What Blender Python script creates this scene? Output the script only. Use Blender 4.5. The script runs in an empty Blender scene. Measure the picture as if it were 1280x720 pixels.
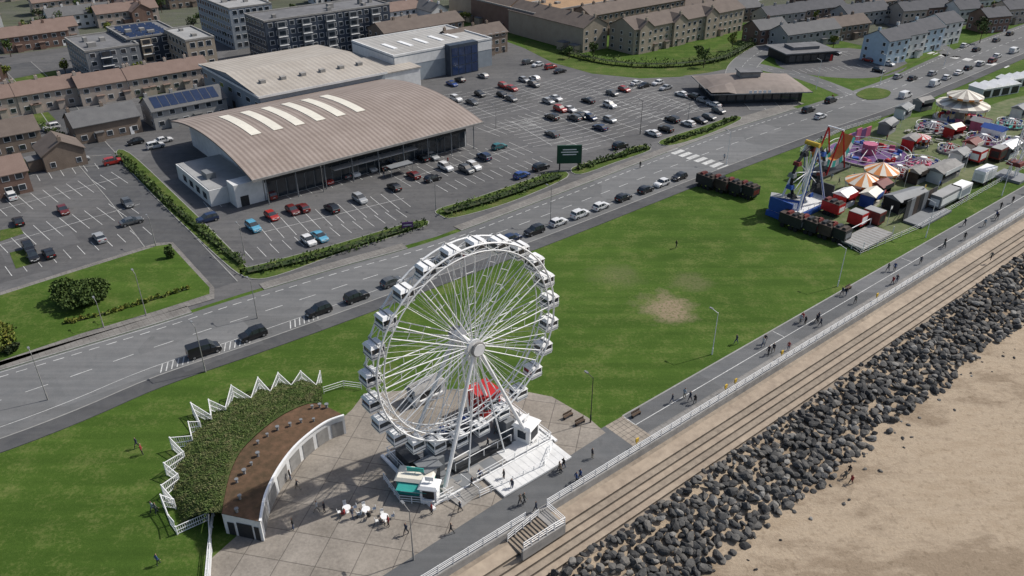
import bpy, math, random
from mathutils import Vector, Matrix
R=random.Random(11)
rad=math.radians
# ---------------------------------------------------------------- survey frame
FOC=1000.0; PIT=rad(30); CAMH=70.0
cP,sP=math.cos(PIT),math.sin(PIT)
def G(px,py,z=0.0):
    """ground survey: bearing/depression -> metres on the horizontal plane z"""
    dx=(px-640)/FOC; dy=(360-py)/FOC
    d=Vector((dx,cP+dy*sP,-sP+dy*cP)); t=(z-CAMH)/d.z
    return Vector((d.x*t,d.y*t,z))
YAW=rad(51); TH=math.pi/2-YAW
A=Vector((math.sin(YAW),math.cos(YAW),0)); B=Vector((-A.y,A.x,0))
def W(u,b,z=0.0):
    v=A*u+B*b; v.z=z; return v
def UB(px,py,z=0.0):
    p=G(px,py,z); return p.dot(A),p.x*B.x+p.y*B.y

# ---------------------------------------------------------------- materials
MATS={}
def nodes(name):
    m=bpy.data.materials.new(name); m.use_nodes=True
    nt=m.node_tree; bs=nt.nodes['Principled BSDF']; MATS[name]=m
    return m,nt,bs
def _n(nt,t,**k):
    n=nt.nodes.new(t)
    for a,b in k.items(): setattr(n,a,b)
    return n
def noise(nt,vec,scale,detail=4,rough=.55):
    n=_n(nt,'ShaderNodeTexNoise'); n.inputs['Scale'].default_value=scale
    n.inputs['Detail'].default_value=detail; n.inputs['Roughness'].default_value=rough
    nt.links.new(vec,n.inputs['Vector']); return n.outputs[0]
def ramp(nt,fac,a,b):
    n=_n(nt,'ShaderNodeMapRange'); n.inputs[1].default_value=a; n.inputs[2].default_value=b
    nt.links.new(fac,n.inputs[0]); return n.outputs[0]
def mix(nt,fac,c1,c2,mode='MIX'):
    n=_n(nt,'ShaderNodeMixRGB'); n.blend_type=mode
    for i,c in ((0,fac),(1,c1),(2,c2)):
        if isinstance(c,(int,float)): n.inputs[i].default_value=c
        elif isinstance(c,tuple): n.inputs[i].default_value=(*c[:3],1)
        else: nt.links.new(c,n.inputs[i])
    return n.outputs[0]
def coord(nt,world=False):
    if world: return _n(nt,'ShaderNodeNewGeometry').outputs['Position']
    return _n(nt,'ShaderNodeTexCoord').outputs['Object']
def bump(nt,bs,h,dist=.05,st=.6):
    b=_n(nt,'ShaderNodeBump'); b.inputs['Distance'].default_value=dist; b.inputs['Strength'].default_value=st
    nt.links.new(h,b.inputs['Height']); nt.links.new(b.outputs[0],bs.inputs['Normal'])
def M(name,col,rough=.8,var=.18,scale=1.5,metal=0,spec=.3,bmp=0,col2=None,island=0):
    if name in MATS: return MATS[name]
    m,nt,bs=nodes(name); v=coord(nt,True)
    n1=noise(nt,v,scale,5); n2=noise(nt,v,scale*.12,3)
    c2=col2 or tuple(c*(1-var*1.6) for c in col)
    f=mix(nt,.45,n1,n2); f=ramp(nt,f,.35,.65)
    c=mix(nt,f,c2,tuple(min(1,x*(1+var*.4)) for x in col))
    nt.links.new(c,bs.inputs['Base Color'])
    bs.inputs['Roughness'].default_value=rough; bs.inputs['Metallic'].default_value=metal
    bs.inputs['Specular IOR Level'].default_value=spec
    if bmp: bump(nt,bs,n1,bmp)
    return m
def Mobj(name,rough=.35,coat=0):
    m,nt,bs=nodes(name); oi=_n(nt,'ShaderNodeObjectInfo')
    n1=noise(nt,coord(nt),3,3); c=mix(nt,ramp(nt,n1,.3,.7),oi.outputs['Color'],mix(nt,1.0,oi.outputs['Color'],(.86,.85,.83),'MULTIPLY'))
    nt.links.new(c,bs.inputs['Base Color']); bs.inputs['Roughness'].default_value=rough
    bs.inputs['Coat Weight'].default_value=coat
    return m
def grass(name,dark,light,dry,patch=None,rough_bump=.08):
    m,nt,bs=nodes(name); v=coord(nt,True)
    big=noise(nt,v,.022,3); mid=noise(nt,v,.2,6,.68); fine=noise(nt,v,2.2,6,.7); vf=noise(nt,v,9,3,.7)
    f=mix(nt,.55,ramp(nt,mid,.33,.67),ramp(nt,big,.36,.64)); f=mix(nt,.35,f,ramp(nt,fine,.3,.7))
    c=mix(nt,f,dark,light)
    c=mix(nt,ramp(nt,mix(nt,.45,mid,fine),.50,.64),c,dry)
    mp=_n(nt,'ShaderNodeMapping'); mp.inputs['Rotation'].default_value=(0,0,-TH-.12); mp.inputs['Scale'].default_value=(.05,.9,1); nt.links.new(v,mp.inputs[0])
    sw=noise(nt,mp.outputs[0],.55,3,.5)
    c=mix(nt,1.0,c,mix(nt,ramp(nt,sw,.38,.62),(.86,.88,.86),(1.1,1.08,1.1)),'MULTIPLY')
    dk=ramp(nt,vf,.3,.62); c=mix(nt,1.0,c,mix(nt,dk,(.68,.7,.66),(1.12,1.12,1.12)),'MULTIPLY')
    for (p,rx,amt) in (patch or []):
        vm=_n(nt,'ShaderNodeVectorMath',operation='DISTANCE'); nt.links.new(v,vm.inputs[0]); vm.inputs[1].default_value=p
        ad=_n(nt,'ShaderNodeMath',operation='MULTIPLY_ADD'); nt.links.new(mid,ad.inputs[0]); ad.inputs[1].default_value=rx*2.6
        nt.links.new(vm.outputs['Value'],ad.inputs[2])
        ff=ramp(nt,ad.outputs[0],rx*2.4,rx*1.6)
        ff=mix(nt,1.0,ff,ramp(nt,fine,.32,.52),'MULTIPLY')
        ff=mix(nt,1.0,ff,(amt,amt,amt),'MULTIPLY')
        c=mix(nt,ff,c,(.25,.195,.13))
    nt.links.new(c,bs.inputs['Base Color']); bs.inputs['Roughness'].default_value=.95; bs.inputs['Specular IOR Level'].default_value=.1
    bump(nt,bs,mix(nt,.5,fine,vf),rough_bump,.8)
    return m
def asphalt(name,c1,c2,stain=.6):
    m,nt,bs=nodes(name); v=coord(nt,True)
    big=noise(nt,v,.06,4,.6); mid=noise(nt,v,.5,5,.6); fine=noise(nt,v,12,3)
    c=mix(nt,ramp(nt,mix(nt,.5,big,mid),.38,.62),c1,c2)
    c=mix(nt,ramp(nt,mid,.58,.75),c,tuple(x*stain for x in c1))
    c=mix(nt,1.0,c,mix(nt,ramp(nt,fine,.3,.7),(.86,.86,.86),(1.1,1.1,1.1)),'MULTIPLY')
    mp=_n(nt,'ShaderNodeMapping'); mp.inputs['Rotation'].default_value=(0,0,-TH); nt.links.new(v,mp.inputs[0])
    vo=_n(nt,'ShaderNodeTexVoronoi',distance='CHEBYCHEV'); vo.inputs['Scale'].default_value=.045; nt.links.new(mp.outputs[0],vo.inputs['Vector'])
    sp=_n(nt,'ShaderNodeSeparateColor'); nt.links.new(vo.outputs['Color'],sp.inputs[0])
    c=mix(nt,1.0,c,mix(nt,ramp(nt,sp.outputs[0],.2,.9),(.88,.88,.88),(1.1,1.1,1.1)),'MULTIPLY')
    mp2=_n(nt,'ShaderNodeMapping'); mp2.inputs['Rotation'].default_value=(0,0,-TH); mp2.inputs['Scale'].default_value=(.04,1,1); nt.links.new(v,mp2.inputs[0])
    st=noise(nt,mp2.outputs[0],.8,4,.6); c=mix(nt,1.0,c,mix(nt,ramp(nt,st,.35,.65),(.9,.9,.9),(1.08,1.08,1.08)),'MULTIPLY')
    nt.links.new(c,bs.inputs['Base Color']); bs.inputs['Roughness'].default_value=.9; bs.inputs['Specular IOR Level'].default_value=.15
    bump(nt,bs,fine,.01)
    return m
def paving(name,c1,c2,size,rot,joint=.03,jc=(.09,.08,.07)):
    m,nt,bs=nodes(name); v=coord(nt,True)
    mp=_n(nt,'ShaderNodeMapping'); mp.inputs['Rotation'].default_value=(0,0,rot); nt.links.new(v,mp.inputs[0])
    br=_n(nt,'ShaderNodeTexBrick'); br.offset=0; br.inputs['Scale'].default_value=1; br.inputs['Brick Width'].default_value=size
    br.inputs['Row Height'].default_value=size; br.inputs['Mortar Size'].default_value=joint; br.inputs['Bias'].default_value=0
    br.inputs['Color1'].default_value=(*c1,1); br.inputs['Color2'].default_value=(*c2,1); br.inputs['Mortar'].default_value=(*jc,1)
    nt.links.new(mp.outputs[0],br.inputs['Vector'])
    n1=noise(nt,v,.22,5,.65); n2=noise(nt,v,2.5,5,.7)
    c=mix(nt,1.0,br.outputs[0],mix(nt,ramp(nt,mix(nt,.45,n1,n2),.36,.62),(.62,.61,.6),(1.14,1.13,1.12)),'MULTIPLY')
    nt.links.new(c,bs.inputs['Base Color']); bs.inputs['Roughness'].default_value=.9
    return m
def sheet(name,c1,c2,pitch,axis='x',rough=.6):
    m,nt,bs=nodes(name); v=coord(nt)
    w=_n(nt,'ShaderNodeTexWave',bands_direction='X' if axis=='x' else 'Y'); w.inputs['Scale'].default_value=.314/pitch*1.0
    w.inputs['Distortion'].default_value=0; nt.links.new(v,w.inputs['Vector'])
    n1=noise(nt,v,.15,4); n2=noise(nt,v,2,4)
    c=mix(nt,w.outputs[1],c1,c2); c=mix(nt,1.0,c,mix(nt,ramp(nt,mix(nt,.4,n1,n2),.35,.65),(.84,.82,.8),(1.08,1.08,1.08)),'MULTIPLY')
    nt.links.new(c,bs.inputs['Base Color']); bs.inputs['Roughness'].default_value=rough; bs.inputs['Specular IOR Level'].default_value=.2
    bump(nt,bs,w.outputs[1],.05,.5)
    return m
def brickm(name,c1,c2):
    m,nt,bs=nodes(name); v=coord(nt)
    n1=noise(nt,v,.4,4); n2=noise(nt,v,5,4)
    c=mix(nt,ramp(nt,mix(nt,.5,n1,n2),.35,.65),c1,c2)
    nt.links.new(c,bs.inputs['Base Color']); bs.inputs['Roughness'].default_value=.9
    return m

dirtpatch=[(tuple(G(832,384)),5.4,1.0),(tuple(G(862,352)),4.0,.3),(tuple(G(770,345)),5,.25)]
m_grass=grass('grass_lawn',(.040,.078,.012),(.080,.138,.024),(.125,.15,.045),dirtpatch)
m_rough=grass('grass_rough',(.045,.075,.02),(.08,.115,.035),(.15,.135,.065),None,.4)
m_verge=grass('grass_verge',(.045,.075,.016),(.09,.135,.03),(.14,.14,.055))
m_road=asphalt('asphalt_road',(.135,.138,.14),(.168,.168,.167),.85)
m_park=asphalt('asphalt_carpark',(.098,.098,.101),(.142,.139,.137),.7)
m_prom=asphalt('asphalt_promenade',(.118,.122,.126),(.152,.153,.154),.8)
m_path=asphalt('asphalt_path',(.075,.077,.082),(.11,.11,.11),.8)
m_pave=paving('pavement_slabs',(.18,.172,.16),(.21,.2,.185),.9,-TH,.02)
m_plaza=paving('plaza_slabs',(.25,.222,.187),(.28,.252,.217),4.2,rad(12),.055,(.13,.115,.10))
m_band=paving('paving_band',(.33,.285,.235),(.29,.255,.21),.8,-TH,.03)
m_slab=paving('promenade_slabs',(.25,.242,.23),(.225,.217,.206),1.2,-TH,.02)
m_kerb=M('kerb_stone',(.30,.295,.28))
m_paint=M('road_paint',(.60,.60,.58),.7,.3,2.5)
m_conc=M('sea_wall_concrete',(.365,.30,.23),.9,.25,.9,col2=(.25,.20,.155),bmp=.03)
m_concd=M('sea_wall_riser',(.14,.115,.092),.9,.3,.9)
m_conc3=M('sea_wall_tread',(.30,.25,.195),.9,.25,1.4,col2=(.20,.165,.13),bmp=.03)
m_conc2=M('concrete_grey',(.30,.29,.275),.9,.2,1)
m_white=M('white_paint',(.82,.82,.81),.45,.08,2)
m_whitew=M('white_render',(.68,.68,.67),.8,.12,.8)
m_cream=M('skylight_cream',(.74,.70,.60),.5,.08,1)
m_roofbrown=sheet('profiled_roof_sheet',(.225,.183,.16),(.32,.27,.237),1.2)
m_roofbeige=sheet('pale_roof_sheet',(.42,.385,.335),(.35,.32,.285),1.5)
m_roofpale=sheet('light_grey_roof',(.40,.39,.37),(.33,.325,.31),2.0)
m_glass=M('window_glass',(.03,.04,.05),.12,.3,1,spec=.8)
m_dark=M('dark_metal',(.03,.032,.035),.5,.2,2)
m_grey=M('grey_cladding',(.2,.21,.22),.6,.12,.6)
m_blueg=M('blue_grey_cladding',(.27,.305,.34),.6,.1,.6)
m_dblue=M('dark_blue_cladding',(.05,.065,.09),.5,.2,.6)
m_bglass=M('blue_glass',(.015,.035,.10),.15,.2,.6,spec=.8)
m_lblue=M('pale_blue_render',(.42,.52,.6),.7,.1,1)
m_green=M('dark_green_panel',(.012,.06,.035),.5,.1,1)
m_red=M('red_paint',(.50,.025,.025),.5,.2,1)
m_dred=M('dark_red_paint',(.16,.03,.025),.6,.3,1)
m_brown=M('brown_panel',(.075,.055,.045),.7,.3,1)
m_orange=M('orange_canvas',(.66,.26,.08),.7,.1,1)
m_yellow=M('yellow_paint',(.6,.4,.05),.6,.1,1)
m_teal=M('teal_paint',(.05,.38,.33),.5,.1,1)
m_blue=M('blue_paint',(.03,.09,.34),.5,.15,1)
m_pink=M('pink_paint',(.5,.13,.22),.5,.15,1)
m_purple=M('purple_paint',(.13,.06,.18),.5,.15,1)
m_brick=[brickm('brick_red',(.14,.085,.065),(.21,.135,.105)),brickm('brick_brown',(.15,.115,.09),(.23,.18,.14)),brickm('render_pink',(.33,.28,.24),(.40,.345,.295)),brickm('stone_beige',(.27,.225,.175),(.35,.30,.235)),brickm('render_white',(.56,.555,.54),(.66,.65,.63)),brickm('render_grey',(.28,.275,.265),(.35,.345,.33))]
m_roof=[brickm('tile_brown',(.10,.078,.066),(.15,.12,.10)),brickm('tile_grey',(.095,.095,.098),(.14,.14,.14)),brickm('tile_red',(.16,.11,.09),(.21,.15,.125)),brickm('slate_dark',(.055,.058,.065),(.09,.09,.1))]
m_flat=M('flat_roof_felt',(.17,.17,.175),.9,.2,.4)
m_flat2=M('flat_roof_light',(.34,.34,.335),.9,.15,.4)
m_solar=M('solar_panel',(.02,.035,.08),.25,.2,2,spec=.5)
m_shell=M('shell_roof',(.23,.19,.165),.7,.15,.5)
m_greenroof=M('sedum_roof',(.14,.08,.048),.95,.35,1.2,col2=(.07,.047,.026),bmp=.1)
m_tyre=M('tyre_rubber',(.02,.02,.02),.9,.1,3)
m_rim=M('alloy',(.35,.35,.36),.4,.1,3,metal=.6)
m_car=Mobj('car_paint',.35,coat=.4)
m_lampr=M('car_light_red',(.4,.02,.02),.3,.1,3)
m_lampw=M('car_light_white',(.7,.7,.68),.3,.05,3)
def mkrock():
    m,nt,bs=nodes('rock_stone'); v=coord(nt,True)
    ri=_n(nt,'ShaderNodeNewGeometry').outputs['Random Per Island']
    n1=noise(nt,v,1.6,6,.7); n2=noise(nt,v,8,4,.7)
    cr_=_n(nt,'ShaderNodeValToRGB'); e=cr_.color_ramp.elements
    e[0].position=0; e[0].color=(.055,.055,.056,1); e[1].position=1; e[1].color=(.25,.245,.235,1)
    k=e.new(.6); k.color=(.11,.108,.105,1); k=e.new(.85); k.color=(.165,.155,.142,1); nt.links.new(ri,cr_.inputs[0])
    c=mix(nt,1.0,cr_.outputs[0],mix(nt,ramp(nt,mix(nt,.5,n1,n2),.35,.65),(.6,.6,.6),(1.25,1.24,1.2)),'MULTIPLY')
    nt.links.new(c,bs.inputs['Base Color']); bs.inputs['Roughness'].default_value=.85; bs.inputs['Specular IOR Level'].default_value=.2
    bump(nt,bs,n2,.05); return m
m_rock=mkrock()
def mksand():
    m,nt,bs=nodes('sand'); v=coord(nt,True)
    mp=_n(nt,'ShaderNodeMapping'); mp.inputs['Rotation'].default_value=(0,0,-TH); mp.inputs['Scale'].default_value=(.5,1.3,1); nt.links.new(v,mp.inputs[0])
    big=noise(nt,mp.outputs[0],.06,6,.65); mid=noise(nt,mp.outputs[0],.4,7,.7); fine=noise(nt,v,3,6,.75); foot=noise(nt,v,1.3,2,.5)
    c=mix(nt,ramp(nt,mix(nt,.4,big,mid),.4,.62),(.33,.26,.185),(.47,.39,.295))
    c=mix(nt,ramp(nt,mix(nt,.35,big,mid),.50,.58),c,(.27,.212,.152))
    c=mix(nt,1.0,c,mix(nt,ramp(nt,fine,.3,.7),(.84,.83,.82),(1.08,1.08,1.08)),'MULTIPLY')
    c=mix(nt,1.0,c,mix(nt,ramp(nt,foot,.33,.42),(.84,.83,.82),(1,1,1)),'MULTIPLY')
    nt.links.new(c,bs.inputs['Base Color']); bs.inputs['Roughness'].default_value=.95; bs.inputs['Specular IOR Level'].default_value=.1
    bump(nt,bs,mix(nt,.5,mid,fine),.3,.7); return m
m_sand=mksand()
def mkleaf(name,c1,c2,c3):
    m,nt,bs=nodes(name); ri=_n(nt,'ShaderNodeNewGeometry').outputs['Random Per Island']
    v=coord(nt,True); n1=noise(nt,v,.9,3)
    c=mix(nt,ri,c1,c2); c=mix(nt,ramp(nt,n1,.45,.7),c,c3)
    nt.links.new(c,bs.inputs['Base Color']); bs.inputs['Roughness'].default_value=.7; bs.inputs['Specular IOR Level'].default_value=.2
    return m
m_leaf=mkleaf('leaves',(.028,.055,.012),(.08,.12,.03),(.06,.09,.022))
m_leafy=mkleaf('leaves_yellow',(.06,.095,.015),(.13,.16,.025),(.2,.19,.04))
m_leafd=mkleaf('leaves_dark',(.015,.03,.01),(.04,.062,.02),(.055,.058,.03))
m_tuft=mkleaf('grass_tufts',(.05,.085,.02),(.11,.15,.04),(.17,.16,.075))
m_bark=M('bark',(.1,.07,.05),.9,.2,4)

# ---------------------------------------------------------------- mesh builder
class Ob:
    def __init__(s,name,Mx=None): s.name=name; s.M=Mx or Matrix.Identity(4); s.p={}
    def part(s,k,mat):
        if k not in s.p: s.p[k]=([],[],mat)
        return s.p[k]
    def poly(s,k,mat,pts):
        v,f,_=s.part(k,mat); n=len(v); v.extend([tuple(q) for q in pts]); f.append(tuple(range(n,n+len(pts))))
    def mesh(s,k,mat,vs,fs):
        v,f,_=s.part(k,mat); n=len(v); v.extend([tuple(q) for q in vs]); f.extend([tuple(i+n for i in q) for q in fs])
    def box(s,k,mat,x0,x1,y0,y1,z0,z1,T=None,taper=0):
        t=taper
        vs=[(x0,y0,z0),(x1,y0,z0),(x1,y1,z0),(x0,y1,z0),(x0+t,y0+t,z1),(x1-t,y0+t,z1),(x1-t,y1-t,z1),(x0+t,y1-t,z1)]
        if T is not None: vs=[tuple(T@Vector(q)) for q in vs]
        s.mesh(k,mat,vs,[(0,3,2,1),(4,5,6,7),(0,1,5,4),(1,2,6,5),(2,3,7,6),(3,0,4,7)])
    def tube(s,k,mat,p,q,r,n=5,r2=None,cap=True):
        p=Vector(p);q=Vector(q);d=(q-p)
        if d.length<1e-6:return
        d.normalize(); e=d.orthogonal().normalized(); g=d.cross(e); r2=r if r2 is None else r2
        vs=[];fs=[]
        for i in range(n):
            a=2*math.pi*i/n; o=e*math.cos(a)+g*math.sin(a); vs+= [p+o*r,q+o*r2]
        for i in range(n):
            j=(i+1)%n; fs.append((2*i,2*j,2*j+1,2*i+1))
        if cap: fs.append(tuple(2*i for i in reversed(range(n)))); fs.append(tuple(2*i+1 for i in range(n)))
        s.mesh(k,mat,vs,fs)
    def cone(s,k,mat,c,r,h,n=16,r2=0.0,mats=None,ph=0):
        for i in range(n):
            a=2*math.pi*i/n+ph; b=2*math.pi*(i+1)/n+ph
            p=[(c[0]+r*math.cos(a),c[1]+r*math.sin(a),c[2]),(c[0]+r*math.cos(b),c[1]+r*math.sin(b),c[2]),(c[0]+r2*math.cos(b),c[1]+r2*math.sin(b),c[2]+h),(c[0]+r2*math.cos(a),c[1]+r2*math.sin(a),c[2]+h)]
            if r2==0: p=p[:3]
            if mats: s.poly(k+str(i%len(mats)),mats[i%len(mats)],p)
            else: s.poly(k,mat,p)
    def disc(s,k,mat,c,r,z,n=24):
        s.poly(k,mat,[(c[0]+r*math.cos(2*math.pi*i/n),c[1]+r*math.sin(2*math.pi*i/n),z) for i in range(n)])
    def single(s,color=None,smooth=False,link=True):
        V=[];Fc=[];mi=[];ml=[]
        for k,(v,f,m) in s.p.items():
            if m not in ml: ml.append(m)
            n=len(V);V.extend(v); 
            for q in f: Fc.append(tuple(i+n for i in q)); mi.append(ml.index(m))
        me=bpy.data.meshes.new(s.name); me.from_pydata(V,[],Fc)
        for m in ml: me.materials.append(m)
        me.polygons.foreach_set('material_index',mi)
        if smooth: me.polygons.foreach_set('use_smooth',[True]*len(me.polygons))
        me.update()
        if not link: return me
        o=bpy.data.objects.new(s.name,me); o.matrix_world=s.M; bpy.context.collection.objects.link(o)
        return o
    def group(s):
        e=bpy.data.objects.new(s.name,None); e.empty_display_size=.5; bpy.context.collection.objects.link(e); e.matrix_world=s.M
        for k,(v,f,m) in s.p.items():
            me=bpy.data.meshes.new(k); me.from_pydata(v,[],f); me.materials.append(m); me.update()
            o=bpy.data.objects.new(k,me); bpy.context.collection.objects.link(o); o.parent=e
        return e
def FR(p,th=TH): return Matrix.Translation(Vector((p[0],p[1],p[2] if len(p)>2 else 0)))@Matrix.Rotation(th,4,'Z')
def inst(me,name,p,th,color=None,sc=1):
    o=bpy.data.objects.new(name,me); o.location=p; o.rotation_euler=(0,0,th); o.scale=(sc,sc,sc)
    if color: o.color=(*color,1)
    bpy.context.collection.objects.link(o); return o

def cr(pts,n=8,closed=False):
    P=[Vector(p) for p in pts]; out=[]
    N=len(P)
    rng=range(N if closed else N-1)
    for i in rng:
        if closed: p0,p1,p2,p3=P[i-1],P[i],P[(i+1)%N],P[(i+2)%N]
        else: p0=P[max(i-1,0)];p1=P[i];p2=P[i+1];p3=P[min(i+2,N-1)]
        for j in range(n):
            t=j/n; out.append(.5*((2*p1)+(p2-p0)*t+(2*p0-5*p1+4*p2-p3)*t*t+(3*p1-p0-3*p2+p3)*t**3))
    if not closed: out.append(P[-1])
    return out
def resamp(pts,step):
    L=[0]
    for i in range(1,len(pts)): L.append(L[-1]+(pts[i]-pts[i-1]).length)
    n=max(1,int(L[-1]/step)); out=[];k=0
    for i in range(n+1):
        d=L[-1]*i/n
        while k<len(L)-2 and L[k+1]<d:k+=1
        s=(d-L[k])/max(1e-9,L[k+1]-L[k]); out.append(pts[k].lerp(pts[k+1],s))
    return out
def nrm(pts):
    o=[]
    for i in range(len(pts)):
        d=pts[min(i+1,len(pts)-1)]-pts[max(i-1,0)]; d.z=0; d.normalize(); o.append(Vector((-d.y,d.x,0)))
    return o
def strip(ob,k,mat,pts,o0,o1,z,side=False):
    N=nrm(pts); vs=[];fs=[]
    for p,n in zip(pts,N):
        for o in (o0,o1):
            q=p+n*o; vs.append((q.x,q.y,z))
            if side: vs.append((q.x,q.y,z-.2))
    w=4 if side else 2
    for i in range(len(pts)-1):
        a=i*w;b=(i+1)*w
        if side:
            fs+=[(a,b,b+2,a+2),(a,a+1,b+1,b),(a+2,b+2,b+3,a+3)]
        else: fs.append((a,b,b+1,a+1))
    ob.mesh(k,mat,vs,fs)
def flat(name,mat,pix,z,smooth=0):
    pts=[G(*p) for p in pix]
    if smooth: pts=cr(pts,smooth,True)
    return flatw(name,mat,pts,z)
def flatw(name,mat,pts,z):
    from mathutils.geometry import tessellate_polygon
    vs=[Vector((p.x,p.y,z)) for p in pts]; tr=tessellate_polygon([vs])
    me=bpy.data.meshes.new(name); me.from_pydata([tuple(v) for v in vs],[],[tuple(t) for t in tr])
    me.update()
    import bmesh
    bm=bmesh.new(); bm.from_mesh(me); 
    for f in bm.faces:
        f.normal_update()
        if f.normal.z<0: f.normal_flip()
    bm.to_mesh(me); bm.free()
    me.materials.append(mat); o=bpy.data.objects.new(name,me); bpy.context.collection.objects.link(o); return o

# ---------------------------------------------------------------- ground sheet
WALL=51.4
prof=[(-3000,-7,m_sand),(-60,-6.4,m_sand),(10,-5.0,m_sand),(35.2,-4.3,m_sand),(44.2,-2.6,m_sand)]
z=-2.5;b=44.2
prof.append((44.22,z,m_conc))
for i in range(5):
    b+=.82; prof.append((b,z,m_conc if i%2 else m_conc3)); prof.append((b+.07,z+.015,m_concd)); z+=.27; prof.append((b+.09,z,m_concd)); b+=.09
prof+=[(50.4,-1.0,m_conc),(50.95,-.93,m_conc3),(51.0,0,m_conc2),(57,0,m_conc2),(3500,0,m_grass)]
us=[-2500,-400,-100]+[i*20 for i in range(-4,20)]+[600,3500]
vs=[];fs=[];mi=[];ml=[m_sand,m_conc,m_conc2,m_grass,m_concd,m_conc3]
for u in us:
    for (b,z,m) in prof: vs.append(tuple(W(u,b,z)))
n=len(prof)
for i in range(len(us)-1):
    for j in range(n-1):
        fs.append((i*n+j,(i+1)*n+j,(i+1)*n+j+1,i*n+j+1)); mi.append(ml.index(prof[j+1][2]))
me=bpy.data.meshes.new('ground'); me.from_pydata(vs,[],fs)
for m in ml: me.materials.append(m)
me.polygons.foreach_set('material_index',mi); me.update()
bpy.context.collection.objects.link(bpy.data.objects.new('ground',me))
m_water=M('sea_surface',(.06,.09,.09),.08,.2,.1,spec=.5)
flatw('sea_water',m_water,[W(-2500,-3000),W(3500,-3000),W(3500,-70),W(-2500,-70)],-6.3)

# ---------------------------------------------------------------- paved sheets
flatw('promenade',m_prom,[W(-200,52.9),W(900,52.9),W(900,57.4),W(-200,57.4)],.012)
flatw('promenade',m_slab,[W(66,51.6),W(900,51.6),W(900,52.9),W(66,52.9)],.014)
flatw('promenade',m_prom,[W(-200,51.6),W(66,51.6),W(66,52.9),W(-200,52.9)],.014)
o=Ob('promenade_edging')
strip(o,'edge',m_kerb,[W(66,57.4),W(900,57.4)],-.1,.15,.03)
strip(o,'coping',m_conc2,[W(-200,51.3),W(900,51.3)],-.28,.3,.10,True)
o.single()
o=Ob('promenade_markings')
strip(o,'line',m_paint,[W(66,55.0),W(400,55.0)],-.06,.06,.022)
for u in (66,100,140): strip(o,'cross',m_paint,[W(u,55.1),W(u,57.2)],-.06,.06,.024)
o.single()
flatw('paving_band',m_band,[W(62.6,52.2),W(66.0,52.2),W(66.0,57.4),W(62.6,57.4)],.018)
flat('plaza_paving',m_plaza,[(455,735),(250,735),(262,700),(330,640),(345,600),(385,560),(440,512),(455,492),(520,487),(640,486),(690,496),(735,522),(757,541)],.016)

near=[(-160,600),(0,548),(100,510),(195,470),(330,424),(450,381),(560,340),(700,288),(860,226),(950,192),(1030,163),(1110,136),(1190,104),(1290,62),(1420,10)]
far=[(-160,512),(0,464),(100,434),(200,404),(300,372),(430,333),(545,300),(690,246),(820,196),(900,166),(970,144),(1040,122),(1110,98),(1180,67),(1280,30),(1390,-10)]
def ev(pts,n):
    L=[0]
    for i in range(1,len(pts)): L.append(L[-1]+(pts[i]-pts[i-1]).length)
    return resamp(pts,L[-1]/n*.99999)[:n+1]
ne=ev(cr([G(*p) for p in near],8),160); fa=ev(cr([G(*p) for p in far],8),160)
o=Ob('road'); vs=[];fs=[]
for p,q in zip(ne,fa): vs+=[(p.x,p.y,.03),(q.x,q.y,.03)]
for i in range(len(ne)-1): fs.append((2*i,2*i+2,2*i+3,2*i+1))
o.mesh('road',m_road,vs,fs); o.single()
cen=[(p+q)/2 for p,q in zip(ne,fa)]
o=Ob('pavement')
strip(o,'foot',m_path,ne,-3.3,-.32,.1,True)
strip(o,'kerb',m_kerb,ne,-.32,-.12,.125,True)
o.single()
xa=G(258,372).x; xb=G(318,366).x; xc=G(520,305).x; xd=G(572,290).x
o=Ob('pavement')
for s in ([p for p in fa if p.x<xa],[p for p in fa if xb<p.x<xc],[p for p in fa if xd<p.x<G(1000,133).x and p.y<260]):
    if len(s)>1:
        strip(o,'foot',m_pave,s,.32,2.6,.1,True); strip(o,'kerb',m_kerb,s,.12,.32,.125,True)
o.single()

edge=[(-160,505),(0,460),(100,430),(200,400),(300,368),(430,329),(545,296),(690,242),(820,192),(900,162),(962,140)]
flat('car_park',m_park,edge+[(1000,125),(905,88),(850,96),(800,98),(740,92),(690,78),(655,60),(560,25),(300,30),(0,70),(-200,90),(-400,300)],.01)
m_urban=grass('urban_ground',(.065,.075,.045),(.135,.132,.12),(.09,.11,.05))
flat('urban_ground',m_urban,[(-600,90),(0,72),(300,32),(560,25),(640,20),(800,20),(960,30),(1090,60),(1200,35),(1400,-60),(1400,-140),(-600,-140)],.006)

def lawn(pix,z=.13,mat=m_verge,name='grass_verge',k=True):
    pts=cr([G(*p) for p in pix],4,True) if len(pix)>5 else [G(*p) for p in pix]
    flatw(name,mat,pts,z)
    if k:
        o=Ob('kerb'); 
        strip(o,'k',m_kerb,pts+[pts[0]],-.18,.18,z-.01,True); o.single()
flat('lawn',m_grass,[(-160,425),(0,370),(75,346),(196,308),(212,306),(262,360),(262,368),(200,388),(100,418),(0,452),(-160,495)],.12)
flat('pavement',m_pave,[(-160,420),(0,366),(75,342),(196,304),(216,303),(268,360),(268,374),(200,394),(100,425),(0,458),(-160,502)],.10)
lawn([(300,338),(330,330),(420,306),(520,277),(528,284),(430,315),(345,345),(312,348)])
lawn([(148,196),(162,192),(225,250),(300,325),(303,338),(290,336),(210,262)])
lawn([(548,262),(600,246),(690,216),(708,222),(640,252),(570,272),(552,270)])
lawn([(716,210),(760,196),(800,182),(812,188),(770,203),(726,218)])
lawn([(826,176),(880,158),(915,146),(925,150),(880,170),(838,182)])
flat('grass_verge',m_verge,[(660,62),(700,80),(745,92),(800,96),(850,95),(900,88),(935,75),(965,52),(930,46),(880,66),(800,78),(700,62),(660,50)],.03,4)
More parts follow.
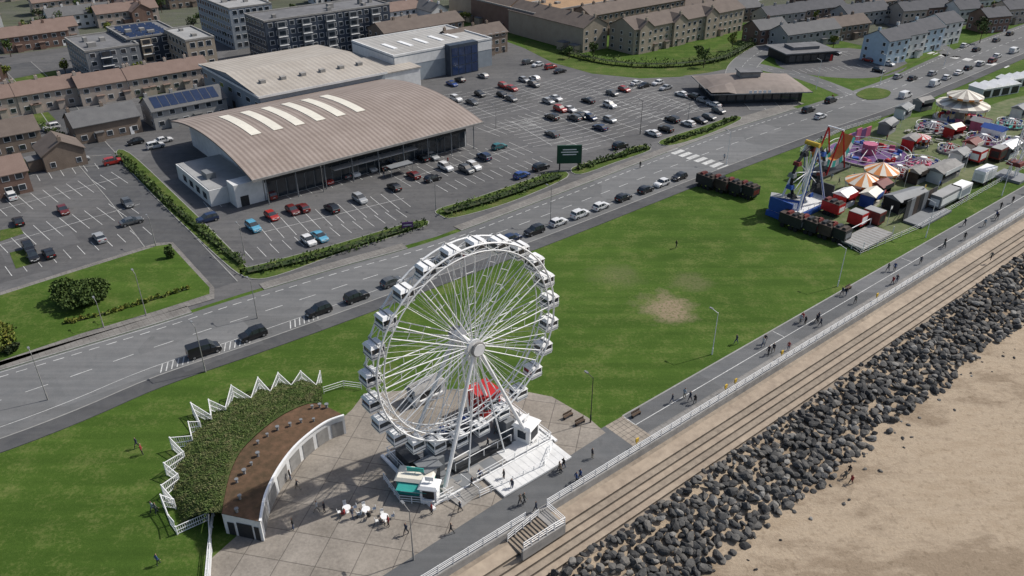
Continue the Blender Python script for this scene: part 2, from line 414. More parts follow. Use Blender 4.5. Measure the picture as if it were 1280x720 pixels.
flat('grass_verge',m_verge,[(555,35),(640,50),(650,42),(560,28)],.03)
for pix in ([(5,205),(40,196),(60,208),(20,222)],[(0,150),(60,140),(70,150),(10,165)],[(60,185),(90,180),(92,192),(66,196)],[(170,118),(245,112),(250,122),(180,130)],[(10,100),(70,88),(78,96),(16,108)],[(425,45),(455,35),(470,42),(440,55)],[(0,288),(24,283),(30,292),(0,302)],[(12,316),(30,312),(40,330),(20,336)]):
    lawn(pix,.05,m_verge,'garden_lawn',False)
def ribbon(name,pix,w,z,mat,kerb=True):
    pts=resamp(cr([G(*p) for p in pix],8),3)
    o=Ob(name); strip(o,'s',mat,pts,-w/2,w/2,z)
    if kerb:
        strip(o,'k1',m_kerb,pts,w/2,w/2+.2,z+.05,True); strip(o,'k2',m_kerb,pts,-w/2-.2,-w/2,z+.05,True)
    o.single(); return pts
rd1=ribbon('road',[(958,138),(925,92),(955,62),(1010,42),(1100,20),(1180,-5)],9,.034,m_road)
rd2=ribbon('road',[(1062,118),(1010,98),(960,86),(935,80)],7,.038,m_road,False)
ribbon('road',[(860,97),(925,88)],6,.026,m_park,False)
flat('car_park',m_park,[(975,70),(1060,60),(1130,75),(1120,92),(1060,98),(985,88)],.022,4)
flat('traffic_island',m_verge,[(1070,118),(1088,110),(1112,114),(1108,122),(1085,125)],.14,4)
flat('traffic_island',m_verge,[(1095,98),(1130,85),(1180,62),(1150,72)],.09)
rd3=ribbon('road',[(265,362),(215,305),(165,245),(110,185),(60,120),(20,80)],9,.02,m_path,True)
ribbon('road',[(-160,270),(0,222),(80,205),(135,200)],7,.018,m_path,True)
rd4=ribbon('road',[(1195,72),(1140,40),(1050,5),(960,-30)],7,.05,m_road,False)
ribbon('footpath',[(890,160),(1000,128)],3,.06,m_pave,False)

mk=Ob('road_markings')
def dashes(pts,off,dl,gap,w=.14,z=.04):
    pts=resamp(pts,.5); i=0; nd=int(dl/.5); ng=int(gap/.5)
    while i+nd<len(pts): strip(mk,'m',m_paint,pts[i:i+nd+1],off-w/2,off+w/2,z); i+=nd+ng
dashes(cen,.6,3,3)
dashes(fa,-1.7,1.5,1.0,.16)
dashes(rd1,0,2,2,.12,.046); dashes(rd4,0,2,3,.12,.06); dashes(rd2,0,2,2,.12,.05)
strip(mk,'m',m_paint,[p for p in fa if p.x<xa],-.45,-.35,.04)
strip(mk,'m',m_paint,[p for p in ne if p.x<G(880,218).x],2.5,2.6,.041)
def bays(p,q,depth,both=False,step=2.5,z=.042,w=.12):
    p=G(*p);q=G(*q); d=(q-p); L=d.length; d.normalize(); nn=Vector((-d.y,d.x,0))
    k=int(L/step)
    for i in range(k+1):
        c=p+d*(i*step); strip(mk,'m',m_paint,[c,c+nn*depth],-w/2,w/2,z)
        if both: strip(mk,'m',m_paint,[c,c-nn*depth],-w/2,w/2,z)
    if both: strip(mk,'m',m_paint,[p,q],-w/2,w/2,z+.003)
def zebra(px,py,n=7):
    c=G(px,py)
    i=min(range(len(cen)),key=lambda i:(cen[i]-c).length); d=(cen[i+1]-cen[i-1]).normalized(); nn=Vector((-d.y,d.x,0))
    wid=(ne[i]-fa[i]).length; c=cen[i]
    for j in range(n):
        off=(-.5+(j+.5)/n)*wid*.9
        p=c+nn*off; strip(mk,'m',m_paint,[p-d*2,p+d*2],-wid/n*.27,wid/n*.27,.05)
zebra(870,197,8); zebra(1207,73,7)
for (hx,hy) in [(222,456),(290,431),(367,404)]:
    c=G(hx,hy); i=min(range(len(ne)),key=lambda i:(ne[i]-c).length); d=(ne[i+1]-ne[i-1]).normalized(); nn=Vector((-d.y,d.x,0)); b0=ne[i]
    for j in range(-3,4):
        p=b0+d*j*.8+nn*.3; strip(mk,'m',m_paint,[p,p+nn*2.1+d*.9],-.08,.08,.046)
bays((0,262),(150,222),4.8,True); bays((15,345),(195,292),4.8,False); bays((0,306),(175,255),4.8,True); bays((0,228),(120,204),-4.5)
bays((262,262),(440,222),4.8,False); bays((330,290),(505,248),4.8,True); bays((300,330),(515,270),4.8,False)
bays((352,240),(590,178),-4.8,False)
bays((500,225),(660,182),4.8,True); bays((560,240),(700,200),4.8,False)
bays((610,165),(690,142),4.8,True);bays((640,152),(690,182),4.8,True)
for k in range(5):
    bays((655+k*34,150-k*7),(735+k*34,188-k*12),4.8,True)
for k in range(5):
    bays((560+k*40,118-k*5),(620+k*42,146-k*8),4.8,True)
bays((735,110),(830,150),4.8,True); bays((780,102),(880,140),4.8,True)
bays((985,74),(1060,64),4.8,True); bays((1000,92),(1100,84),4.8)
mk.single()

# ---------------------------------------------------------------- foliage
def leafcloud(ob,k,mat,lobes,n,size,rr):
    vs=[];fs=[]
    tot=sum(r[3]*r[4]*r[5] for r in lobes)
    for (cx,cy,cz,rx,ry,rz) in lobes:
        for _ in range(int(n*rx*ry*rz/tot)+1):
            while True:
                d=Vector((rr.uniform(-1,1),rr.uniform(-1,1),rr.uniform(-1,1)))
                if .05<d.length<1: break
            d=d.normalized()*(rr.uniform(.45,1)**.5*rr.uniform(.85,1.08))
            c=Vector((cx+d.x*rx,cy+d.y*ry,cz+d.z*rz))
            if c.z<.03: c.z=.03+rr.random()*.2
            a=Vector((rr.uniform(-1,1),rr.uniform(-1,1),rr.uniform(-1,1))).normalized(); e=a.orthogonal().normalized(); g=a.cross(e); s=size*rr.uniform(.6,1.3)
            i=len(vs); vs+=[c-e*s-g*s*.5,c+e*s-g*s*.6,c+e*s*.8+g*s*.6,c-e*s*.7+g*s*.7]; fs.append((i,i+1,i+2,i+3))
    ob.mesh(k,mat,vs,fs)
def bush(px,py,r,h,mat=None,name='bush',n=2500):
    rr=random.Random(int(px*7+py)); o=Ob(name,FR(G(px,py)))
    lob=[(0,0,h*.42,r*.7,r*.65,h*.45)]
    for i in range(11):
        a=rr.uniform(0,6.28); q=rr.uniform(.3,.8)*r; lob.append((q*math.cos(a),q*math.sin(a),h*rr.uniform(.25,.8),r*rr.uniform(.2,.42),r*rr.uniform(.2,.4),h*rr.uniform(.18,.34)))
    for i in range(5):
        a=i*1.3; o.tube('stem',m_bark,(0,0,0),(r*.5*math.cos(a),r*.5*math.sin(a),h*.7),.08,5,.03)
    leafcloud(o,'leaves',mat or m_leaf,lob,n,.2,rr); o.single()
def tree(px,py,h,r,mat=None,name='tree',p=None,n=900):
    rr=random.Random(int(px*3+py*5)); o=Ob(name,FR(p if p is not None else G(px,py)))
    o.tube('trunk',m_bark,(0,0,0),(.1,.05,h*.5),.16,6,.1)
    lob=[]
    for i in range(7):
        a=i*.9+rr.random(); q=r*rr.uniform(.2,.65); c=(q*math.cos(a),q*math.sin(a),h*rr.uniform(.5,.85)); 
        o.tube('limb',m_bark,(.05,.03,h*.38),c,.07,5,.02); lob.append((*c,r*rr.uniform(.35,.55),r*rr.uniform(.35,.55),h*.17))
    leafcloud(o,'leaves',mat or m_leaf,lob,n,.26,rr); o.single()
def hedge(pix,w,h,mat=None,name='hedge',dens=26):
    rr=random.Random(len(pix)*31+int(pix[0][0])); pts=resamp(cr([G(*p) for p in pix],6),1.0); o=Ob(name); N=nrm(pts)
    lob=[]
    for p,nn in zip(pts,N):
        if rr.random()<.1: continue
        q=p+nn*rr.uniform(-.3,.3)*w; hh=h*rr.uniform(.5,1.2); ww=w*rr.uniform(.4,.6); lob.append((q.x,q.y,hh*.45+.1,ww,ww,hh*.55))
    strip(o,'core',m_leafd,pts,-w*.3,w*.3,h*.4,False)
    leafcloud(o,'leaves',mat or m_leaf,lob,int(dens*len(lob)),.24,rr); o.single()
bush(110,375,5.4,3.8,None,'bush',9000)
bush(5,432,3.2,4.6,m_leafy,'bush',1800); bush(14,440,1.5,1.6,m_leafd,n=500)
bush(213,323,.9,2.6,None,'bush',500)
hedge([(150,197),(200,245),(255,293),(303,332)],1.7,1.7)
hedge([(310,342),(400,322),(470,300),(524,283)],2.8,1.6)
hedge([(556,268),(620,250),(700,222)],3.2,1.9)
hedge([(722,212),(770,198),(808,186)],1.8,1.5)
hedge([(832,180),(880,165),(918,150)],1.4,1.2)
hedge([(700,66),(760,80),(830,84),(900,76),(940,56)],3.5,3,None,'hedge',22)
hedge([(85,405),(150,388),(235,362)],.9,.7,m_leafy)
hedge([(5,165),(40,158),(85,176)],1.5,2); hedge([(180,112),(250,106)],1.5,2)
rr=random.Random(5)
for i in range(80):
    px=rr.choice([rr.uniform(-20,640),rr.uniform(640,1280),rr.uniform(-20,260)]); py=rr.uniform(2,60) if px>260 else rr.uniform(5,100)
    if 640<px<980 and py>40: py=rr.uniform(62,88)
    if 1080<px<1220 and py>20: continue
    tree(px,py,rr.uniform(4,8),rr.uniform(1.6,3.0),rr.choice([m_leaf,m_leafd,m_leafy]),n=300)

# ---------------------------------------------------------------- buildings
def windows(o,face,L,D,H,st,step=3.0,w=1.3,h=1.3,z0=1.0,sh=2.8,mat=None,margin=1.2):
    mat=mat or m_glass
    ln=(L if 'y' in face else D); n=max(1,int((ln-2*margin)/step)+1)
    for s in range(st):
        for i in range(n):
            c=margin+w/2+(ln-2*margin-w)*(i/(n-1) if n>1 else .5); z=z0+s*sh
            if face=='-y':
                o.box('window_frame',m_white,c-w/2-.1,c+w/2+.1,-.05,-.003,z-.1,z+h+.1); o.box('window',mat,c-w/2,c+w/2,-.08,-.052,z,z+h)
            elif face=='-x':
                o.box('window_frame',m_white,-.05,-.003,c-w/2-.1,c+w/2+.1,z-.1,z+h+.1); o.box('window',mat,-.08,-.052,c-w/2,c+w/2,z,z+h)
            elif face=='+x':
                o.box('window_frame',m_white,L+.003,L+.05,c-w/2-.1,c+w/2+.1,z-.1,z+h+.1); o.box('window',mat,L+.052,L+.08,c-w/2,c+w/2,z,z+h)
def terrace(p,L,D=8,H=5.4,th=TH,wall=None,roof=None,st=2,unit=6,name='terraced_house',rh=2.6,solar=False,bay=False):
    rr=random.Random(int(p.x*3+p.y*7)); wall=wall or rr.choice(m_brick); roof=roof or rr.choice(m_roof)
    o=Ob(name,FR((p.x,p.y,0),th)); o.box('walls',wall,0,L,0,D,0,H)
    o.poly('walls',wall,[(0,0,H),(0,D,H),(0,D/2,H+rh)]); o.poly('walls',wall,[(L,D,H),(L,0,H),(L,D/2,H+rh)])
    e=.4; g=rh/(D/2); t=.18
    for sx in (0,1):
        if sx==0: a=[(-.3,-e,H-e*g+.05),(L+.3,-e,H-e*g+.05),(L+.3,D/2,H+rh+.05),(-.3,D/2,H+rh+.05)]
        else: a=[(L+.3,D+e,H-e*g+.05),(-.3,D+e,H-e*g+.05),(-.3,D/2,H+rh+.05),(L+.3,D/2,H+rh+.05)]
        top=[(x,y,z+t) for x,y,z in a]; o.mesh('roof',roof,a+top,[(4,5,6,7),(0,1,5,4),(1,2,6,5),(3,0,4,7),(3,2,1,0)])
    k=max(1,int(L/unit))
    for i in range(k):
        x=L*(i+.5)/k
        if rr.random()<.85:
            xx=L*i/k+.6; o.box('chimney',wall,xx-.4,xx+.4,D/2-.3,D/2+.5,H+rh-.6,H+rh+1.1); o.tube('chimney_pot',m_roof[2],(xx,D/2+.1,H+rh+1.1),(xx,D/2+.1,H+rh+1.45),.14)
        o.box('door',rr.choice([m_white,m_dark]),x+.9,x+1.8,-.07,-.004,.02,2.05)
        if bay or rr.random()<.35:
            o.box('porch',wall,x+.5,x+2.3,-1.3,-.09,0,2.4); o.box('porch_roof',roof,x+.3,x+2.5,-1.5,-.085,2.41,2.6)
        if rr.random()<.4:
            o.box('rear_extension',wall,x-2,x+1.5,D+.01,D+3,0,2.6); o.box('extension_roof',m_flat,x-2.1,x+1.6,D+.02,D+3.1,2.61,2.8)
    windows(o,'-y',L,D,H,st,unit/2,1.3,1.15,.95,2.6)
    windows(o,'-x',L,D,H,st,4,1.0,1.1,1,2.6)
    if solar: 
        for i in range(int(L/2.2)-1):
            x=1+i*2.2; q=[(x,.6,H+.6*g+.3),(x+2,.6,H+.6*g+.3),(x+2,D/2-.6,H+(D/2-.6)*g+.3),(x,D/2-.6,H+(D/2-.6)*g+.3)]; o.poly('solar_panel',m_solar,q)
    return o.group()
def block(name,p,L,D,H,wall,roof,st,th=TH,win=True,step=3,solar=False,ww=1.5,faces=('-y','-x','+x'),accent=None):
    o=Ob(name,FR((p.x,p.y,0),th)); o.box('walls',wall,0,L,0,D,0,H)
    o.box('roof',roof,.35,L-.35,.35,D-.35,H+.01,H+.12)
    for a in ((-.12,L+.12,-.12,.3),(-.12,L+.12,D-.3,D+.12),(-.12,.3,.3,D-.3),(L-.3,L+.12,.3,D-.3)):
        o.box('parapet',m_conc2,*a,H+.005,H+.55)
    sh=H/st
    if win:
        for f in faces: windows(o,f,L,D,H,st,step,ww,sh*.5,sh*.3,sh)
    if accent:
        k=int(L/9)
        for i in range(k): 
            x=4+i*9; o.box('projecting_bay',accent,x,x+3.2,-1.0,-.09,.3,H-.4); 
            for s_ in range(st): o.box('bay_window',m_glass,x+.5,x+2.7,-1.06,-1.003,s_*sh+.9,s_*sh+2.2); o.box('balcony',m_white,x-.1,x+3.3,-1.5,-1.07,s_*sh+.35,s_*sh+.5)
    o.box('door',m_dark,L*.45,L*.45+1.8,-.09,-.083,.02,2.3)
    rr=random.Random(int(L*7+D))
    for i in range(int(L*D/140)+1):
        x=rr.uniform(2,L-4);y=rr.uniform(2,D-3); o.box('roof_plant',m_conc2,x,x+rr.uniform(1,2.5),y,y+rr.uniform(1,2),H+.12,H+rr.uniform(.8,1.8))
    if solar:
        for i in range(int(L/2.5)-1):
            for j in range(int(D/3)-1):
                x=1.5+i*2.5;y=1.5+j*3; o.poly('solar_panel',m_solar,[(x,y,H+.3),(x+2.2,y,H+.3),(x+2.2,y+1.6,H+.95),(x,y+1.6,H+.95)])
    return o.group()
# --- supermarket
p=G(318,222,6.5); o=Ob('supermarket',FR((p.x,p.y,0))); L=58;D=47
def rz(y): t=(y+1)/(D+2); return 6.6+ 4*3.0*t*(1-t)
o.box('walls',m_whitew,2.5,L-2,2.0,D-1,0,6.3)
for i in range(24):
    y0=2.0+(D-3.0)*i/24;y1=2.0+(D-3.0)*(i+1)/24
    for x in (2.5,L-2): o.poly('gable_wall',m_blueg,[(x,y0,6.3),(x,y1,6.3),(x,y1,rz(y1)-.02),(x,y0,rz(y0)-.02)])
vs=[];fs=[];n=24
for i in range(n+1):
    y=-1.2+(D+2.2)*i/n
    vs+=[(-1,y,rz(y)),(L+1,y,rz(y)),(-1,y,rz(y)-.35),(L+1,y,rz(y)-.35)]
for i in range(n):
    a=4*i;b=a+4; fs+=[(a,a+1,b+1,b),(a+2,b+2,b+3,a+3),(a,b,b+2,a+2),(a+1,a+3,b+3,b+1)]
fs+=[(0,2,3,1)]
o.mesh('roof',m_roofbrown,vs,fs)
o.box('fascia',m_conc2,-1.1,L+1.1,-1.45,-1.22,rz(-1.2)-.45,rz(-1.2)+.06)
for i in range(6):
    x0=7.2+i*5.4; m=8
    for j in range(m):
        y0=17+20*j/m;y1=17+20*(j+1)/m
        o.poly('skylight',m_cream,[(x0,y0,rz(y0)+.12),(x0+2.4,y0,rz(y0)+.12),(x0+2.4,y1,rz(y1)+.12),(x0,y1,rz(y1)+.12)])
        for xx in (x0,x0+2.4): o.poly('skylight',m_cream,[(xx,y0,rz(y0)+.001),(xx,y1,rz(y1)+.001),(xx,y1,rz(y1)+.12),(xx,y0,rz(y0)+.12)])
o.box('shop_glazing',m_glass,3,L-2.5,1.92,1.99,.1,4.0); o.box('overhang_shade_band',m_dark,2.6,L-2.1,1.9,1.98,4.01,6.2)  # dark upper band paints in the shade under the roof overhang
for i in range(25):
    x=3+i*2.2; o.box('mullion',m_grey,x,x+.1,1.82,1.915,.1,4.0)
for i in range(9): o.tube('column',m_grey,(2+i*6.8,-.6,0),(2+i*6.8,-.6,6.1),.12,6)
o.box('canopy',m_flat2,18,40,-.5,1.8,3.6,3.8)
o.box('trolley_shelter',m_grey,30,36,-4.5,-2.2,2.3,2.42)
for x in (30.1,35.9):
    for y in (-4.4,-2.3): o.tube('shelter_post',m_grey,(x,y,0),(x,y,2.3),.05)
o.box('annexe',m_whitew,-8,2.3,6,26,0,3.6); o.box('annexe_roof',m_flat2,-7.7,2.0,6.3,25.7,3.61,3.7)
for y in (8,12,16,20): o.box('annexe_window',m_glass,-8.06,-8.003,y,y+2,1,2.4)
o.box('annexe_lobby',m_whitew,-4,2.3,2,5.9,0,5.0); o.box('annexe_door',m_dark,-3,-1.2,1.94,1.995,.02,2.3)
o.box('annexe_tank',m_grey,-6,-4,12,15,3.7,5.0)
o.group()
# --- leisure hall behind
p=W(79,203); o=Ob('leisure_centre',FR((p.x,p.y,0)))
L=38;D=42;H=8.5
o.box('walls',m_blueg,0,L,0,D,0,H)
o.poly('walls',m_blueg,[(0,0,H),(0,D,H),(0,D/2,H+1.7)]); o.poly('walls',m_blueg,[(L,D,H),(L,0,H),(L,D/2,H+1.7)])
o.mesh('roof',m_roofbeige,[(-.5,-.5,H+.02),(L+.5,-.5,H+.02),(L+.5,D/2,H+1.85),(-.5,D/2,H+1.85),(L+.5,D+.5,H+.02),(-.5,D+.5,H+.02)],[(0,1,2,3),(3,2,4,5)])
o.box('fascia',m_whitew,-.6,L+.6,-.65,-.52,H-.5,H+.1); o.box('fascia',m_whitew,-.66,-.52,-.5,D+.5,H-.5,H+.1)
o.box('annexe',m_whitew,L+.1,L+16,6,26,0,6); o.box('annexe_roof',m_roofbeige,L+.2,L+16.3,5.7,26.3,6.01,6.3)
for i in range(5): o.box('door',m_dark,-.06,-.004,5+i*7,7+i*7,.02,2.5)
windows(o,'-x',L,D,H,1,6,2.5,1.2,5,3)
for i in range(6): o.box('roof_plant',m_conc2,4+i*6,5.5+i*6,8,9.5,H+.6,H+1.6)
o.group()
# --- blue grey store
p=G(492,70,9); o=Ob('retail_store',FR((p.x,p.y,0))); L=38;D=26;H=8.6
o.box('walls',m_blueg,0,L,0,D,0,H); o.box('roof',m_roofpale,.4,L-.4,.4,D-.4,H+.01,H+.2)
for a in ((-.1,L+.1,-.1,.35),(-.1,L+.1,D-.35,D+.1),(-.1,.35,.35,D-.35),(L-.35,L+.1,.35,D-.35)): o.box('parapet',m_whitew,*a,H+.005,H+.6)
o.box('wall_band',m_whitew,-.07,-.004,0.1,D-.1,5.5,H-.4); o.box('wall_band',m_whitew,0.1,18.9,-.07,-.004,5.5,H-.4); o.box('wall_band',m_whitew,30.1,L-.1,-.07,-.004,5.5,H-.4)
o.box('entrance_tower',m_dblue,19,30,-3,-.02,0,H+1.2)
for i in range(4):
    for j in range(3): o.box('entrance_glass',m_bglass,19.6+i*2.6,21.9+i*2.6,-3.06,-3.004,.4+j*2.9,3.0+j*2.9)
for i in range(5): o.box('rooflight',m_white,5+i*6,6.5+i*6,8,16,H+.2,H+.4)
o.group()
# --- apartment blocks upper-left
block('apartment_block',G(330,28,14),48,16,14,m_dblue,m_flat,5,step=2.6,accent=m_grey)
block('apartment_block',G(286,12,14),16,32,14,m_blueg,m_flat2,5,step=2.6)
block('apartment_block',G(106,66,10),16,24,10,m_grey,m_flat,4,accent=m_dblue)
block('apartment_block',G(158,50,11),17,22,11,m_dblue,m_flat,4,solar=True,accent=m_brick[3])
block('apartment_block',G(232,52,12),9,20,12,m_brick[3],m_flat2,4)
for q,LL in (((98,110),22),((160,100),24)): terrace(G(q[0],q[1],5.4),LL,8,5.4,TH,m_brick[2],m_roof[2],bay=True)
for q,LL in (((-30,128),16),((20,120),18)): terrace(G(q[0],q[1],5.4),LL,8,5.4,TH,m_brick[2],m_roof[2],bay=True)
terrace(G(92,160,4.5),16,10,4.5,TH,m_brick[1],m_roof[1],1); terrace(G(105,185,4),9,9,4,TH+rad(90),m_brick[1],m_roof[0],1)
terrace(G(190,140,5),20,10,5,TH,m_brick[5],m_roof[1],2,solar=True)
terrace(G(-20,175,5),12,9,5,TH,m_brick[1],m_roof[0]); terrace(G(-25,225,5),9,8,5,TH,m_brick[0],m_roof[2])
rr=random.Random(3)
for (px,py,L_) in [(0,48,22),(45,38,14),(0,80,14),(60,22,24),(120,18,24),(190,12,24),(0,18,26),(40,4,30),(130,0,30),(210,-4,30),(470,38,20),(465,18,30),(560,12,34),(520,0,34),(640,2,20),(470,-4,40)]:
    terrace(G(px,py,5.4),L_,8,5.4,TH+rad(rr.choice([0,0,0,90])) ,rr.choice([m_brick[1],m_brick[2],m_brick[5],m_brick[4],m_brick[0]]),rr.choice(m_roof[:3]))
for i in range(16):
    for j in range(5):
        px=-60+i*90+rr.uniform(-15,15); py=-8-j*22+rr.uniform(-3,3)
        terrace(G(px,py,5.4),rr.uniform(20,42),8,5.4,TH+rad(rr.choice([0,0,90])))
pc=G(796,70)
terrace(pc+B*2,62,12,8.6,TH,m_brick[3],m_roof[0],3,6,'brick_flats',3)
terrace(pc+B*15,42,12,8.6,TH+rad(90),m_brick[3],m_roof[0],3,6,'brick_flats',3)
terrace(pc+B*60+A*2,40,12,8.6,TH+rad(90),m_brick[3],m_roof[0],3,6,'brick_flats',3)
terrace(pc+B*30+A*6,54,11,8.2,TH,m_brick[1],m_roof[0],3,name='brick_flats')
for k in (0,18,36): terrace(pc+B*1+A*(k+9),10,7,8.6,TH+rad(90),m_brick[3],m_roof[0],3,6,'brick_flats',2.4)
block('warehouse',G(668,18,9),60,40,9,m_brick[0],M('tan_roof',(.36,.23,.13),.8,.15,.3),1,win=False)
terrace(G(480,42,8),34,11,8,TH,m_brick[1],m_roof[0],3,name='brick_flats')
terrace(G(565,52,7),24,10,7,TH,m_brick[1],m_roof[0],3,name='brick_flats')
for (px,py,L_,th) in [(950,38,14,0),(985,44,26,0),(1030,36,24,0),(960,20,20,0),(1000,14,26,0),(1060,18,24,0),(1090,4,28,0),(900,14,22,0),(850,8,24,0)]:
    terrace(G(px,py,5.4),L_,9,5.4,TH+rad(th)+rad(-12),rr.choice([m_brick[0],m_brick[1],m_brick[5]]),m_roof[rr.choice([1,3,0])])
for i,(px,py) in enumerate([(1112,52),(1135,45),(1158,38),(1182,30)]):
    terrace(G(px,py,8),11,10,8,TH-rad(8),m_brick[4] if i%2 else m_lblue,m_roof[3],3,name='seafront_house')
for (px,py) in [(1200,12),(1235,22),(1262,12),(1225,0),(1160,10),(1130,14),(1180,0)]:
    terrace(G(px,py,6),12,9,6,TH-rad(20),rr.choice([m_brick[4],m_brick[0],m_brick[2]]),m_roof[3],2)
# --- restaurant with shell roof
p=G(893,130); o=Ob('restaurant',FR((p.x,p.y,0),TH-rad(34)))
o.box('walls',m_dark,0,26,0,16,0,3.4)
nx,ny=12,10; vs=[];fs=[]
for i in range(nx+1):
    for j in range(ny+1):
        tx=i/nx;ty=j/ny; vs.append((-2+30*tx,-2+20*ty,3.45+2.6*math.sin(math.pi*tx)**.7*math.sin(math.pi*ty)**.7+ .5*(tx<.2)*(ty<.3)))
for i in range(nx):
    for j in range(ny): a=i*(ny+1)+j; fs.append((a,a+ny+1,a+ny+2,a+1))
o.mesh('roof',m_shell,vs,fs); o.box('eaves',m_conc2,-2.1,28.1,-2.1,-1.95,3.2,3.5); o.box('eaves',m_conc2,-2.1,-1.95,-1.94,18,3.2,3.5)
o.box('roof_lantern',m_conc2,9,15,6,10,5.4,7.2); o.box('roof_lantern_cap',m_flat,8.6,15.4,5.6,10.4,7.21,7.5)
for i in range(9): o.box('window',m_glass,1+i*2.7,3.2+i*2.7,-.07,-.004,.5,2.9)
for j in range(5): o.box('window',m_glass,-.07,-.004,1+j*3,3+j*3,.5,2.9)
for i in range(5): o.box('sign_letter',m_white,9+i*1.4,9.9+i*1.4,-2.2,-2.12,3.55,4.3)
o.group()
p=G(982,80); o=Ob('pavilion_cafe',FR((p.x,p.y,0),TH-rad(25)))
o.box('walls',m_dark,0,18,0,12,0,3.2); o.box('roof',m_flat,-1,19,-1,13,3.21,3.6); o.box('roof_upper',m_flat,4,14,3,9,3.61,4.6)
for i in range(6): o.box('window',m_glass,1+i*2.8,3.2+i*2.8,-.07,-.004,.6,2.6)
o.box('door',m_red,16.8,17.6,-.08,-.004,.02,2.2); o.group()

# ---------------------------------------------------------------- kiosk building with bank
outer=[G(*p) for p in [(402,480),(372,476),(335,484),(290,502),(252,530),(225,572),(216,615),(228,655),(268,640)]]
ZR=3.1
ro=[G(px,py,ZR) for px,py in [(402,505),(385,505),(355,518),(325,540),(300,566),(286,598),(277,642)]]
ri=[G(px,py,ZR) for px,py in [(430,519),(408,527),(385,543),(364,563),(345,590),(331,620),(325,652)]]
ro=cr(ro,5); ri=cr(ri,5); ou=ev(cr(outer[:8],6),len(ro)-1)
o=Ob('curved_kiosk_building')
vs=[]
for a,b in zip(ro,ri): vs+=[(a.x,a.y,ZR),(b.x,b.y,ZR),(b.x,b.y,ZR-.35),(b.x,b.y,0)]
n=len(ro)
o.mesh('roof',m_greenroof,vs,[(4*i,4*i+1,4*i+5,4*i+4) for i in range(n-1)])
o.mesh('walls',m_whitew,vs,[(4*i+1,4*i+3,4*i+7,4*i+5) for i in range(n-1)])
strip(o,'fascia',m_white,[Vector((b.x,b.y,0)) for b in ri],-.12,.16,ZR+.12,True)
for i in range(1,n-4,4):
    m=m_grey if (i//4)%2 else m_conc2
    for j in range(i,i+3):
        a,b=ri[j],ri[j+1]; d=(b-a); nn=Vector((-d.y,d.x,0)).normalized()
        if nn.dot(a-ro[j])<0: nn=-nn
        o.poly('shutter',m,[(a.x+nn.x*.06,a.y+nn.y*.06,.05),(b.x+nn.x*.06,b.y+nn.y*.06,.05),(b.x+nn.x*.06,b.y+nn.y*.06,2.3),(a.x+nn.x*.06,a.y+nn.y*.06,2.3)])
for E in (0,-1):
    a,b=ro[E],ri[E]; d=(b-a); nn=Vector((-d.y,d.x,0)).normalized(); side=ro[1]-ro[0] if E==0 else ro[-2]-ro[-1]
    if nn.dot(side)>0: nn=-nn
    o.poly('walls',m_whitew,[(a.x,a.y,0),(b.x,b.y,0),(b.x,b.y,ZR-.05),(a.x,a.y,ZR-.05)])
    for (t0,t1,m,z1) in ((.35,.75,m_dark,2.2),(.8,.93,m_red,2.1),(.1,.28,m_grey,2.0)):
        c=a.lerp(b,t0)+nn*.06; e=a.lerp(b,t1)+nn*.06; o.poly('door',m,[(c.x,c.y,.05),(e.x,e.y,.05),(e.x,e.y,z1),(c.x,c.y,z1)])
rr=random.Random(8)
for i in range(1,n-1,2):
    q=ro[i].lerp(ri[i],rr.uniform(.2,.75)); s_=rr.uniform(.7,1.1); o.tube('roof_vent',m_conc2,(q.x,q.y,ZR),(q.x,q.y,ZR+.5*s_),.16*s_,8); o.tube('roof_vent_cap',m_grey,(q.x,q.y,ZR+.5*s_),(q.x,q.y,ZR+.62*s_),.26*s_,8)
o.group()
vs=[];fs=[];rows=8
for i in range(n):
    for j in range(rows+1):
        t=j/rows; q=ou[i].lerp(ro[i],t); z=.15+(ZR-.05)*(1-(1-t)**1.7)+(rr.uniform(-.12,.12) if 0<j<rows else 0); vs.append((q.x,q.y,z))
for i in range(n-1):
    for j in range(rows): a=i*(rows+1)+j; fs.append((a,a+rows+1,a+rows+2,a+1))
o=Ob('grass_bank'); o.mesh('b',m_rough,vs,fs)
o.poly('b',m_rough,[vs[0],vs[rows],(vs[rows][0],vs[rows][1],0)]); o.single(smooth=True)
o=Ob('long_grass')
vs2=[];fs2=[]
for _ in range(14000):
    i=rr.randrange(n-1); j=rr.uniform(.2,rows-.3); jj=int(j); a=Vector(vs[i*(rows+1)+jj]).lerp(Vector(vs[i*(rows+1)+jj+1]),j-jj); b_=Vector(vs[(i+1)*(rows+1)+jj]).lerp(Vector(vs[(i+1)*(rows+1)+jj+1]),j-jj); c=a.lerp(b_,rr.random())
    w=rr.uniform(.05,.11); h=rr.uniform(.08,.24); an=rr.uniform(0,6.28); k=len(vs2)
    vs2+=[c+Vector((w*math.cos(an),w*math.sin(an),0)),c-Vector((w*math.cos(an),w*math.sin(an),0)),c+Vector((rr.uniform(-.3,.3),rr.uniform(-.3,.3),h))]; fs2.append((k,k+1,k+2))
o.mesh('g',m_tuft,vs2,fs2); o.single()
zz=[(402,478),(397,492),(378,478),(366,492),(350,480),(340,500),(325,486),(316,508),(292,496),(284,520),(264,514),(266,530),(242,518),(252,538),(239,542),(242,556),(216,562),(232,576),(209,594),(225,604),(206,622),(220,636),(205,634),(214,656),(222,668),(262,650),(265,690),(262,735)]
o=Ob('zigzag_white_fence'); Z=[G(*p) for p in zz]
